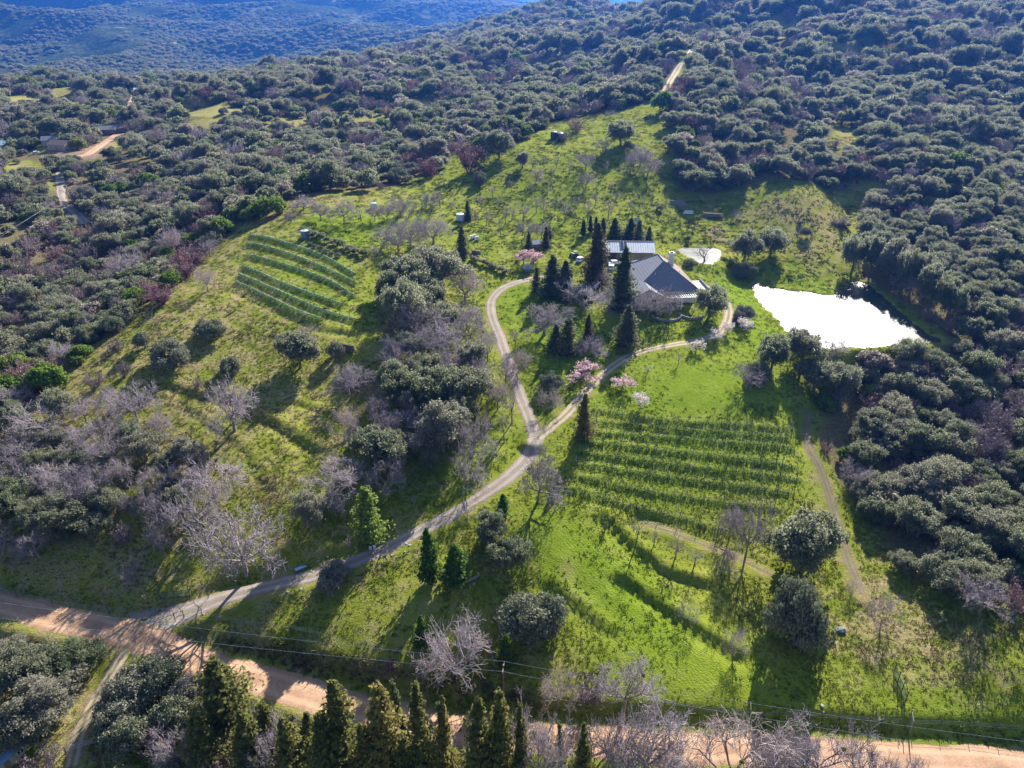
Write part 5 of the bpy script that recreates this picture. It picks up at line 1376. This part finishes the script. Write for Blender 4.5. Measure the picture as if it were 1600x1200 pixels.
# tractor
P = hit(897, 402); tr_ = thing('tractor', P, 2.2, 'small dark tractor standing on the grass beside the redwood', 'tractor')
MB().box(-.2, 1.7, -.4, .4, .7, 1.35).build('hood', 'green_tank', tr_); MB().box(-1.1, -.2, -.55, .55, .7, 1.1).build('seat_platform', 'dark_steel', tr_)
MB().box(-1.0, -.5, -.3, .3, 1.1, 1.6).build('seat', 'rubber', tr_); MB().box(-1.2, .1, -.65, .65, 2.3, 2.4).build('canopy', 'dark_steel', tr_)
for x in (-1.1, 0): 
    for s in (-1, 1): MB().tube([(x, s * .55, .9), (x, s * .55, 2.3)], .04, 5).build('roof_post', 'dark_steel', tr_)
for x, r_ in ((-.8, .75), (1.3, .45)):
    for s in (-1, 1):
        wl = MB().tube([(x, s * .55, r_), (x, s * .95, r_)], r_, 14).build('wheel', 'rubber', tr_); MB().tube([(x, s * .94, r_), (x, s * .97, r_)], r_ * .5, 10).build('rim', 'steel', wl)

def tank(px, py, r_, h_, m_, top, label, group=None):
    P = hit(px, py); t = thing('water_tank', (P[0], P[1], P[2]), 0, label, 'water tank', group)
    bd = MB().lathe([(r_, -.5), (r_, h_ * .3), (r_ * 1.015, h_ * .31), (r_ * 1.015, h_ * .33), (r_, h_ * .34), (r_, h_ * .64), (r_ * 1.015, h_ * .65), (r_ * 1.015, h_ * .67), (r_, h_ * .68), (r_, h_)], 24).build('body', m_, t)
    lid = MB().lathe([(r_ * 1.02, h_ - .06), (r_ * 1.02, h_ + .03), (r_ * .6, h_ + r_ * .16), (r_ * .22, h_ + r_ * .24)], 24).build('lid', top, t)
    MB().lathe([(r_ * .2, h_ + r_ * .2), (r_ * .2, h_ + r_ * .33), (.05, h_ + r_ * .34)], 12).build('hatch', m_, lid)
    MB().tube([(r_ + .05, 0, .4), (r_ + .05, 0, h_ * .9)], .05, 6).build('pipe', 'steel', t)
tank(477, 372, 1.35, 2.7, 'blue_tank', 'pale_tank', 'dark blue water tank beside the olive hedge above netted rows')
tank(865, 218, 1.5, 3.6, 'green_tank', 'blue_tank', 'taller of the two dark water tanks at the top of the meadow', 'paired tanks in the meadow')
tank(875, 219, 1.5, 3.3, 'green_tank', 'blue_tank', 'shorter of the two dark water tanks, beside the pink blossom', 'paired tanks in the meadow')
tank(719, 344, 1.5, 2.4, 'pale_tank', 'white_paint', 'pale domed tank beside a dark conifer in the upper orchard')
tank(584, 326, 1.2, 2.2, 'pale_tank', 'pale_tank', 'small grey tank among the leafless trees above the terraces')

# small sheds and stacks
def shed(px, py, w, d, h, rz, wm_, rm_, label, name='shed', cat='shed', rise=0.8):
    P = hit(px, py); s = thing(name, P, rz, label, cat)
    wl = MB().box(-w / 2, w / 2, -d / 2, d / 2, -1, h).add([(-w / 2, -d / 2, h), (-w / 2, d / 2, h), (-w / 2, 0, h + rise)], [(0, 2, 1)]).add([(w / 2, -d / 2, h), (w / 2, d / 2, h), (w / 2, 0, h + rise)], [(0, 1, 2)]).build('wall', wm_, s)
    e = .35; k = rise / (d / 2)
    for sg in (-1, 1):
        MB().slab([(-w / 2 - e, sg * (d / 2 + e), h - k * e), (w / 2 + e, sg * (d / 2 + e), h - k * e), (w / 2 + e, 0, h + rise), (-w / 2 - e, 0, h + rise)][::-sg], .1).build('roof', rm_, s)
    dr = MB().box(-.45, .45, -d / 2 - .05, -d / 2, 0, 2.0).build('door', 'wood', s); MB().box(.28, .36, -d / 2 - .12, -d / 2 - .05, .95, 1.05).build('handle', 'steel', dr)
    if w > 4:
        for x in (-w * .3, w * .3): grid_window(wl, x, -d / 2, .9, 1.1, 1.0, 'f')
    return s
shed(837, 388, 2.6, 2.4, 2.1, .3, 'red_paint', 'roof_metal', 'small red-brown hut with grey roof behind the pink blossom')
shed(824, 424, 2.2, 1.8, 1.5, .1, 'blue_tank', 'roof_metal', 'small blue-grey hutch below the pink blossom trees')
shed(12, 232, 22, 9, 3.2, .15, 'white_wall', 'pale_tank', 'long building with pale roof at the edge of the far field', 'farm_house', 'house', 2.2)
shed(97, 232, 13, 9, 3.0, -.25, 'tan_wall', 'roof_brown', 'brown roofed house among purple brush on the far slope', 'farm_house', 'house', 2.2)
shed(80, 225, 9, 7, 3.0, .3, 'tan_wall', 'roof_shingle', 'smaller tan house behind the brown roofed house on far slope', 'farm_house', 'house', 2.0)
shed(170, 208, 12, 8, 3.0, .2, 'barn_wall', 'roof_shingle', 'dark roofed house beside the lane and a round dark oak', 'farm_house', 'house', 2.0)
shed(186, 206, 9, 8, 3.0, .5, 'barn_wall', 'roof_brown', 'low dark outbuilding at the bend of the far lane', 'farm_house', 'house', 2.0)
shed(220, 145, 12, 9, 3.2, .3, 'white_wall', 'pale_tank', 'tiny white house beside the far end of the lane', 'farm_house', 'house', 2.0)
shed(84, 131, 14, 9, 3.2, .3, 'white_wall', 'roof_metal', 'house with pale roof on top of the green far hill', 'farm_house', 'house', 2.0)
shed(52, 134, 12, 9, 3.2, -.3, 'white_wall', 'roof_shingle', 'house half hidden by trees on the green far hill', 'farm_house', 'house', 2.0)
shed(1246, 10, 14, 9, 3.5, .1, 'white_wall', 'pale_tank', 'white house at the top of the ridge clearing', 'farm_house', 'house', 2.0)
bl = shed(-4, 1190, 7.5, 6.0, 2.3, 1.15, 'tan_wall', 'roof_blue', 'shed with blue metal roof in the bottom corner', rise=1.0)
shed(6, 1150, 4.5, 3.2, 2.0, .25, 'barn_wall', 'roof_blue', 'small shed with ribbed blue roof beside the corner oak', rise=.5)
# tilted solar array behind the conifers, beehive boxes, lumber
P = hit(993, 356); sa = thing('solar_array', P, .4, 'tilted pale solar array behind the row of dark conifers', 'solar array')
for i in range(3):
    sp_ = MB().slab([(-2.4 + i * 1.6, 0, .7), (-2.4 + i * 1.6 + 1.55, 0, .7), (-2.4 + i * 1.6 + 1.55, 1.6, 3.0), (-2.4 + i * 1.6, 1.6, 3.0)], .06).build('solar_panel', 'roof_metal', sa)
for x in (-2, 2): MB().tube([(x, .3, -.3), (x, .3, 1.1)], .06, 6).build('leg', 'steel', sa); MB().tube([(x, 1.4, -.3), (x, 1.4, 2.7)], .06, 6).build('leg', 'steel', sa)
for k, (px, py, lab) in enumerate(((737, 374, 'first of three white beehives'), (741, 372, 'second of three white beehives'), (746, 375, 'third of three white beehives'))):
    P = hit(px, py); b = thing('beehive', P, .1 * k, lab + ' beside a leafless tree, counted from the conifer', 'beehive', 'white beehives in the orchard')
    MB().box(-.45, .45, -.4, .4, .15, .75).build('brood_box', 'white_paint', b); MB().box(-.44, .44, -.39, .39, .77, 1.25).build('honey_box', 'white_paint', b); MB().box(-.5, .5, -.45, .45, 1.26, 1.36).build('lid', 'roof_metal', b); MB().box(-.4, .4, -.35, .35, -.2, .15).build('stand', 'wood', b)
lrng = random.Random(4)
def logs(px, py, nlog, L_, r_, rz, label, material='grey_wood', cat='log pile', name='log_pile'):
    P = hit(px, py); t = thing(name, P, rz, label, cat)
    row, z, k = max(1, nlog // 2), r_, 0
    while k < nlog:
        for i in range(row):
            if k >= nlog: break
            y = (i - row / 2) * r_ * 2.1 + lrng.uniform(-.05, .05); x = lrng.uniform(-.3, .3); l = L_ * lrng.uniform(.8, 1.05)
            MB().tube([(x - l / 2, y, z - .05), (x, y + lrng.uniform(-.08, .08), z), (x + l / 2, y, z)], [r_, r_ * .95, r_ * .85], 7).build('log', material, t); k += 1
        row = max(1, row - 1); z += r_ * 1.75
logs(1058, 319, 7, 6.5, .22, -.1, 'stack of grey logs in the meadow beside the upper fence')
logs(1068, 323, 4, 5.0, .2, -.15, 'low stack of short logs below the grey log stack')
logs(1113, 338, 9, 8.5, .25, -.25, 'long dark log pile above the small pond', 'wood')
logs(1075, 334, 4, 4.0, .25, -.1, 'white sheets stacked flat in the meadow above the small pond', 'white_paint', 'sheet stack', 'sheet_stack')
logs(1313, 352, 14, 7.0, .22, .1, 'heap of dark purplish cut branches on the slope above the pond', 'bark', 'brush pile', 'brush_pile')
logs(545, 548, 5, 4.5, .28, -.4, 'rotting dark logs in the hollow below the netted rows', 'bark')
logs(732, 908, 2, 5.0, .22, .6, 'weathered fallen log in the grass beside the green cedars')
logs(745, 398, 3, 3.6, .3, -.5, 'short stacked logs behind the dark hedge')

# ------------------------------------------------------------------ rocks
def rock_mesh(seed, mname='stone'):
    rng = np.random.RandomState(seed); import bmesh
    bm = bmesh.new(); bmesh.ops.create_icosphere(bm, subdivisions=2, radius=1.0)
    k = rng.normal(0, 1, (5, 3))
    for v in bm.verts:
        d = np.array(v.co); s = 1 + .22 * np.sin(d @ k[0] * 1.7 + 1) + .14 * np.sin(d @ k[1] * 2.6)
        v.co = Vector(d * s * [1, .8, .62])
    me = bpy.data.meshes.new('rock'); bm.to_mesh(me); bm.free(); me.materials.append(MATS[mname]); return me
RM = [rock_mesh(i) for i in range(4)]; RP = [rock_mesh(9 + i, 'pale_stone') for i in range(3)]
ROCKS = [('beside the driveway, counted from its entrance', [(318,960),(395,877),(412,872),(432,868),(470,905),(487,893),(497,877),(512,870),(556,856),(563,852),(572,868),(583,872),(590,868),(604,872),(612,868),(635,850),(640,852),(632,862)]),
         ('in the field between driveway and dirt road', [(449,925),(455,927),(470,921),(417,938),(545,905),(740,912),(735,918),(724,926),(698,755)]),
         ('on the bank at the bottom of the green field', [(1275,1108),(1285,1103),(1287,1113),(858,1026),(830,910),(880,966),(832,985)]),
         ('on the slope above the driveway', [(520,783),(332,656),(497,640),(695,757),(279,862),(697,788),(1175,810)]),
         ('edging the garden below the spruce', [(944,482),(949,484),(954,485),(959,486),(964,486),(969,486),(974,486),(979,485)])]
def rock(P, s, label, group, pale=False):
    o = link('rock', (RP if pale else RM)[lrng.randrange(3)], None, (P[0], P[1], P[2] + s * .15), lrng.uniform(0, 6), label, 'rock', group); o.scale = (s, s, s * lrng.uniform(.7, 1)); return o
for where, lst in ROCKS:
    for k, q in enumerate(lst):
        rock(hit(*q), lrng.uniform(.16, .34) if 'edging' not in where else .3, '%s pale rock %s' % (ORD[k], where), 'pale rocks ' + where.split(',')[0], True)
o = rock(hit(1313, 985), 1.0, 'large blue-grey boulder on the slope beside the round shrub', 'boulder', False)

# ------------------------------------------------------------------ vineyard rows
def post_mesh(h, r_, m_='grey_wood'):
    return MB().tube([(0, 0, -.4), (0, 0, h)], r_, 6).mesh('post', m_)
PM = post_mesh(2.0, .06); PM2 = post_mesh(2.3, .09)
vrng = np.random.RandomState(31)
def vine_row(px, k, label, posts_every=4.2, net=False, group='trellised vine rows'):
    ln = smooth_line(hits(px)[:, :2], 0.6); z = h_at(ln[:, 0], ln[:, 1])
    c = ln[0]; o = thing('vine_row', (c[0], c[1], z[0]), 0, label, 'vine row', group)
    def loc(i, dz=0): return (ln[i, 0] - c[0], ln[i, 1] - c[1], z[i] - z[0] + dz)
    step = int(posts_every / .6)
    idx = list(range(0, len(ln), step))
    for i in idx:
        q = link('post', PM2 if i in (idx[0], idx[-1]) else PM, o, loc(i)); q.rotation_euler = (vrng.normal(0, .03), vrng.normal(0, .03), 0)
    for hz_ in (.9, 1.5): MB().tube([loc(i, hz_) for i in idx], .018, 4, False).build('wire', 'wire', o)
    # dormant vines along the wire with young shoots: too small to pick apart
    segs = []; lp = []
    for i in range(0, len(ln), 3):
        a = np.array(loc(i)); t = a + [vrng.normal(0, .06), vrng.normal(0, .06), .62]
        segs.append([*a, *t, .05, .035])
        d = ln[min(i + 1, len(ln) - 1)] - ln[max(i - 1, 0)]; d = d / (np.linalg.norm(d) + 1e-9)
        for s in (-1, 1):
            e = t + np.array([d[0] * .9 * s, d[1] * .9 * s, vrng.normal(0, .06)]); segs.append([*t, *e, .03, .015])
            for q in range(3):
                b0 = t + (e - t) * vrng.uniform(.2, 1); segs.append([*b0, *(b0 + [vrng.normal(0, .12), vrng.normal(0, .12), vrng.uniform(.1, .3)]), .014, .007])
        for q in range(60): lp.append(a + [vrng.normal(0, .75), vrng.normal(0, .6), abs(vrng.normal(0, .17))])
    me = mesh_np('vines', *tubes_np(segs, 3), 'brush_twig'); link('vines', me, o, kind='stuff')
    me = mesh_np('undergrowth', *leaf_quads(vrng, np.array(lp), np.tile([0, 0, 1.0], (len(lp), 1)), .16, .8), 'vine_leaf'); link('undergrowth', me, o, kind='stuff')
    if net:
        prof = [(-.62, .1), (-.45, .5), (-.14, 1.0), (.14, 1.0), (.45, .5), (.62, .1)]
        vs_, K_ = [], len(prof); dd = np.gradient(ln, axis=0); dd /= np.linalg.norm(dd, axis=1)[:, None] + 1e-9
        for i in range(len(ln)):
            sag = 1 - .1 * abs(math.sin(i * math.pi / step)) + vrng.normal(0, .02)
            for u_, h_ in prof:
                b0 = loc(i, h_ * sag); w_ = u_ * (1 + vrng.normal(0, .08)); vs_.append((b0[0] - dd[i, 1] * w_, b0[1] + dd[i, 0] * w_, b0[2]))
        a, b = np.meshgrid(np.arange(len(ln) - 1), np.arange(K_ - 1), indexing='ij')
        f = np.stack([a * K_ + b, (a + 1) * K_ + b, (a + 1) * K_ + b + 1, a * K_ + b + 1], -1).reshape(-1, 4)
        link('net', mesh_np('net', np.array(vs_), f, 'net', True), o)
VR = [[(928,641),(1008,654),(1100,662),(1198,668),(1238,672)],[(932,660),(1025,668),(1150,678),(1230,686)],[(920,676),(1040,684),(1160,694),(1240,702)],[(915,692),(1030,704),(1150,718),(1245,732)],[(905,708),(1025,724),(1150,738),(1248,750)],[(900,724),(1010,742),(1130,758),(1235,772)],[(895,744),(985,764),(1100,782),(1210,796)],[(884,764),(975,789),(1060,810),(1140,832)]]
for k, q in enumerate(VR): vine_row(q, k, '%s trellised vine row below the garden, counted down from the white blossom tree' % ORD[k])
NR_ = [[(392,370),(440,379),(500,400),(555,430)],[(388,383),(450,398),(515,424),(555,443)],[(388,401),(450,417),(510,438),(553,464)],[(380,418),(440,443),(490,462),(535,478)],[(374,431),(430,455),(500,485),(553,501)],[(370,443),(420,466),(470,490),(503,501)]]
for k, q in enumerate(NR_): vine_row(q, k, '%s vine row under pale green netting, counted from the dark tank' % ORD[k], 3.6, True, 'netted vine rows on the knoll')
OR_ = [[(636,318),(622,340),(604,362)],[(650,318),(637,342),(622,368)],[(663,320),(652,345),(640,372)],[(676,322),(668,345),(660,372)]]
for k, q in enumerate(OR_): vine_row(q, k, '%s short vine row running down the upper orchard, counted from the grey tank' % ORD[k], 4.0, False, 'short vine rows in the upper orchard')
for k, q in enumerate([[(1000,322),(1030,332),(1060,345)],[(990,328),(1020,340),(1050,352)],[(985,318),(1040,322),(1075,334)]]):
    vine_row(q, k, '%s young vine row behind the conifers, counted from the upper fence' % ORD[k], 3.0, False, 'young vine rows behind the barn')

# ------------------------------------------------------------------ fences
FP = post_mesh(1.35, .055, 'wood'); FPs = post_mesh(1.5, .05, 'dark_steel')
def fence(px, gap, label, steel=False, wires=(.45, .85, 1.2), group='wire fences'):
    ln = smooth_line(hits(px)[:, :2], gap); z = h_at(ln[:, 0], ln[:, 1]); c = ln[0]
    o = thing('wire_fence', (c[0], c[1], z[0]), 0, label, 'fence', group)
    for i in range(len(ln)):
        q = link('post', FPs if steel else FP, o, (ln[i, 0] - c[0], ln[i, 1] - c[1], z[i] - z[0])); q.rotation_euler = (vrng.normal(0, .04), vrng.normal(0, .04), 0)
    fl = smooth_line(ln, 1.0); fz = h_at(fl[:, 0], fl[:, 1])
    for w_ in wires: MB().tube([(p[0] - c[0], p[1] - c[1], zz_ - z[0] + w_) for p, zz_ in zip(fl, fz)], .014, 3, False).build('wire', 'wire', o)
fence([(283,958),(330,963),(450,983),(585,1013),(660,1030)], 4.5, 'wire fence along the top of the bank above the dirt road', True)
fence([(900,1066),(1075,1108),(1250,1122),(1405,1132)], 5.0, 'wire fence along the foot of the bright green field', True)
fence([(1425,1133),(1500,1135),(1600,1142),(1700,1150)], 5.0, 'wire fence between the mesh gate and the frame edge along the road', True)
fence([(0,925),(70,941),(130,952),(200,958)], 4.0, 'wire fence along the road side below the leafless trees', True)
fence([(240,470),(241,515),(270,533),(300,548)], 3.5, 'short wire fence on the edge of the knoll')
fence([(485,640),(505,662),(530,690)], 4.0, 'wire fence running down past the leafless shrub on the slope')
fence([(625,313),(700,318),(800,306),(860,301),(960,306),(1040,316),(1110,331)], 6.0, 'long wire fence crossing the meadow above the orchard')
fence([(1128,455),(1145,480),(1170,505),(1200,530)], 4.0, 'wire fence between the house track and the large pond')
fence([(930,185),(925,200),(928,225)], 5.0, 'short fence at the top of the meadow beside the tanks')

# gates: tall posts with green wire mesh
def mesh_gate(p0, p1, hgt, label, extra=()):
    a, b = hit(*p0), hit(*p1); L_ = float(np.hypot(*(b - a)[:2])); rz = math.atan2(b[1] - a[1], b[0] - a[0])
    o = thing('mesh_gate', a, rz, label, 'gate'); dz = float(b[2] - a[2])
    npost = max(3, int(L_ / 1.8) + 1)
    for i in range(npost):
        t = i / (npost - 1); MB().tube([(t * L_, 0, t * dz - .5), (t * L_, 0, t * dz + hgt)], .07, 6).build('post', 'dark_steel', o)
    for h_ in (.15, hgt * .62): MB().tube([(0, 0, h_), (L_, 0, dz + h_)], .05, 5).build('rail', 'dark_steel', o)
    pm = MB()
    for i in range(int(L_ / .22) + 1): t = min(1, i * .22 / L_); pm.tube([(t * L_, .06, t * dz + .15), (t * L_, .06, t * dz + hgt * .62)], .022, 3, False)
    for j in range(int(hgt * .62 / .22)): pm.tube([(0, .06, .2 + j * .22), (L_, .06, dz + .2 + j * .22)], .022, 3, False)
    me = pm.build('mesh_panel', 'green_mesh', o); me['kind'] = 'stuff'
    return o
mesh_gate((251, 937), (297, 932), 2.9, 'green wire mesh gate on tall dark posts beside the driveway entrance')
mesh_gate((1396, 1052), (1414, 1098), 2.9, 'blue-green mesh gate on tall posts on the slope above the road')
fr = thing('gate_frame', hit(281, 968), .5, 'dark wooden gate frame at the corner of the driveway entrance', 'gate')
for x in (-.8, .8): MB().tube([(x, 0, -.5), (x, 0, 2.1)], .09, 6).build('post', 'wood', fr)
for h_ in (.9, 1.9): MB().tube([(-.8, 0, h_), (.8, 0, h_)], .06, 6).build('rail', 'wood', fr)
fr = thing('gate_frame', hit(1421, 1135), 1.2, 'leaning wooden gate frame beside the road below the mesh gate', 'gate')
for x in (-1.1, 1.1): MB().tube([(x, 0, -.5), (x + .2, 0, 2.6)], .08, 6).build('post', 'grey_wood', fr)
for h_ in (.8, 1.6, 2.4): MB().tube([(-1.05, 0, h_), (1.2, 0, h_)], .05, 6).build('rail', 'grey_wood', fr)
# farm gate and plank fences at the bottom corner
P0, P1 = hit(104, 1176), hit(150, 1160); rz = math.atan2(P1[1] - P0[1], P1[0] - P0[0]); L_ = float(np.hypot(*(P1 - P0)[:2]))
fg = thing('farm_gate', P0, rz, 'grey five-bar farm gate across the track in the bottom corner', 'gate')
for h_ in (.3, .55, .8, 1.05, 1.3): MB().tube([(0, 0, h_), (L_, 0, h_)], .035, 5).build('bar', 'steel', fg)
for t in (0, .5, 1): MB().tube([(t * L_, .05, .2), (t * L_, .05, 1.4)], .04, 5).build('upright', 'steel', fg)
for t in (-.03, 1.03): MB().tube([(t * L_, 0, -.4), (t * L_, 0, 1.7)], .1, 7).build('post', 'grey_wood', fg)
for px0, px1, lab in (((20,1164),(66,1168),'weathered plank fence beside the blue roofed shed'), ((154,1152),(164,1198),'leaning plank rail beside the farm gate')):
    a, b = hit(*px0), hit(*px1); L_ = float(np.hypot(*(b - a)[:2])); rz = math.atan2(b[1] - a[1], b[0] - a[0]); dz = float(b[2] - a[2])
    o = thing('plank_fence', a, rz, lab, 'fence', 'plank fences in the bottom corner'); m = max(2, int(L_ / 2) + 1)
    for i in range(m): t = i / (m - 1); MB().box(t * L_ - .07, t * L_ + .07, -.07, .07, -.4 + t * dz, 1.3 + t * dz).build('post', 'grey_wood', o)
    for h_ in (.4, .8, 1.15): MB().slab([(-.2, -.1, h_), (L_ + .2, -.1, h_ + dz), (L_ + .2, -.1, h_ + .16 + dz), (-.2, -.1, h_ + .16)], .04).build('plank', 'grey_wood', o)

# ------------------------------------------------------------------ power line
def power_pole(P, h, label, rz=0.0, group='power poles'):
    o = thing('power_pole', P, rz, label, 'power pole', group)
    MB().tube([(0, 0, -1), (0, 0, h)], [.17, .11], 10).build('pole', 'pole_wood', o)
    MB().box(-1.2, 1.2, -.07, .07, h - .7, h - .52).build('cross_arm', 'grey_wood', o)
    for x in (-1.05, 1.05): MB().lathe([(.05, 0), (.08, .05), (.05, .1), (.08, .15), (.03, .2)], 8).build('insulator', 'pale_stone', o, loc=(x, 0, h - .52))
    MB().tube([(-.7, .09, h - .6), (0, .09, h - 1.3)], .03, 4).tube([(.7, .09, h - .6), (0, .09, h - 1.3)], .03, 4).build('brace', 'steel', o)
    return o
def wire_span(a, b, sag, label, r_=.03, group='power lines'):
    a, b = np.array(a), np.array(b); t = np.linspace(0, 1, 40)[:, None]
    p = a + (b - a) * t; p[:, 2] -= sag * 4 * (t * (1 - t))[:, 0]
    MB().tube([tuple(q) for q in p], r_, 4, False).build('power_line', 'wire', label=label, cat='power line', group=group)
pole_h = 11.5
PP = hit(787, 1112); power_pole(PP, pole_h, 'wooden power pole with cross arm beside the dirt road', 1.45)
top = np.array([PP[0], PP[1], PP[2] + pole_h - .35])
def wire_to(px, py, z): return pt_z(px, py, z)
for dx, (l_px, r_px), lab in ((1.0, ((-250, 905), (1760, 1178)), 'upper'), (-1.0, ((-250, 932), (1760, 1205)), 'lower')):
    s0 = top + np.array([0.12 * dx, 1.04 * dx, 0])
    wire_span(s0, wire_to(*l_px, 12.5), 1.2, '%s power line over the bank, from the wooden pole to the junction side' % lab)
    wire_span(s0, wire_to(*r_px, 11.0), 1.2, '%s power line over the green field, from the wooden pole towards the gate side' % lab)
Q = hit(126, 326); power_pole(Q, 11, 'distant wooden power pole at the bend of the far lane')
for s_, lab in ((-1.05, 'lower'), (1.05, 'upper')):
    wire_span((Q[0] + s_, Q[1], Q[2] + 10.7), pt_y(-120 + s_ * 6, 430 - s_ * 9, 245), 2.0, '%s of two power lines over the brush, reaching the distant pole' % lab, .025)
# lone dark stake with its shadow in the green field; standpipe posts
o = thing('stake', hit(945, 830), 0, 'lone dark leafy stake in the bright green field', 'stake')
MB().tube([(0, 0, -.2), (0, 0, 2.2)], .09, 7).build('post', 'bark', o)
link('foliage', mesh_np('foliage', *leaf_quads(np.random.RandomState(3), np.random.RandomState(4).normal(0, 1, (160, 3)) * [.28, .28, .55] + [0, 0, 1.3], np.random.RandomState(5).normal(0, 1, (160, 3)), .14, 1.0), 'conifer_leaf'), o)
for k, (a, b, lab) in enumerate(((579, 858, 'first'), (585, 856, 'second'))):
    o = thing('barrel', hit(a, b), 0, '%s of two white barrels beside the driveway below the light green tree' % lab, 'barrel', 'white barrels')
    MB().lathe([(.3, -.1), (.32, .1), (.32, .8), (.29, .9)], 14).build('body', 'white_paint', o); MB().lathe([(.27, .9), (.27, .93), (.1, .94)], 12).build('lid', 'blue_tank', o)
o = thing('water_trough', hit(470, 889), .6, 'blue-grey flat trough beside the driveway', 'trough')
for s in (-1, 1):
    MB().box(-1.3, 1.3, s * .55 - .05, s * .55 + .05, 0, .5).build('side', 'blue_tank', o); MB().box(s * 1.25 - .05, s * 1.25 + .05, -.5, .5, 0, .497).build('end', 'blue_tank', o)
MB().box(-1.2, 1.2, -.5, .5, -.05, .35).build('fill', 'pale_tank', o)

# ------------------------------------------------------------------ the air: pale haze over the whole land
hm_, nt, out = mat('haze')
pv = nt.nodes.new('ShaderNodeVolumePrincipled')
pv.inputs['Color'].default_value = (0.05, 0.25, 1.0, 1)
pv.inputs['Density'].default_value = 0.000085
pv.inputs['Anisotropy'].default_value = 0.5
nt.links.new(pv.outputs[0], out.inputs['Volume']); MATS['haze'] = hm_
hz_top = max(float(GZ.max()) + 5, CAM_Z + 5); hz_bot = float(GZ.min()) - 1.5
hb = MB().box(-12700, 12700, -12700, 12700, hz_bot, hz_top)
ho = hb.build('haze', 'haze'); ho['kind'] = 'stuff'
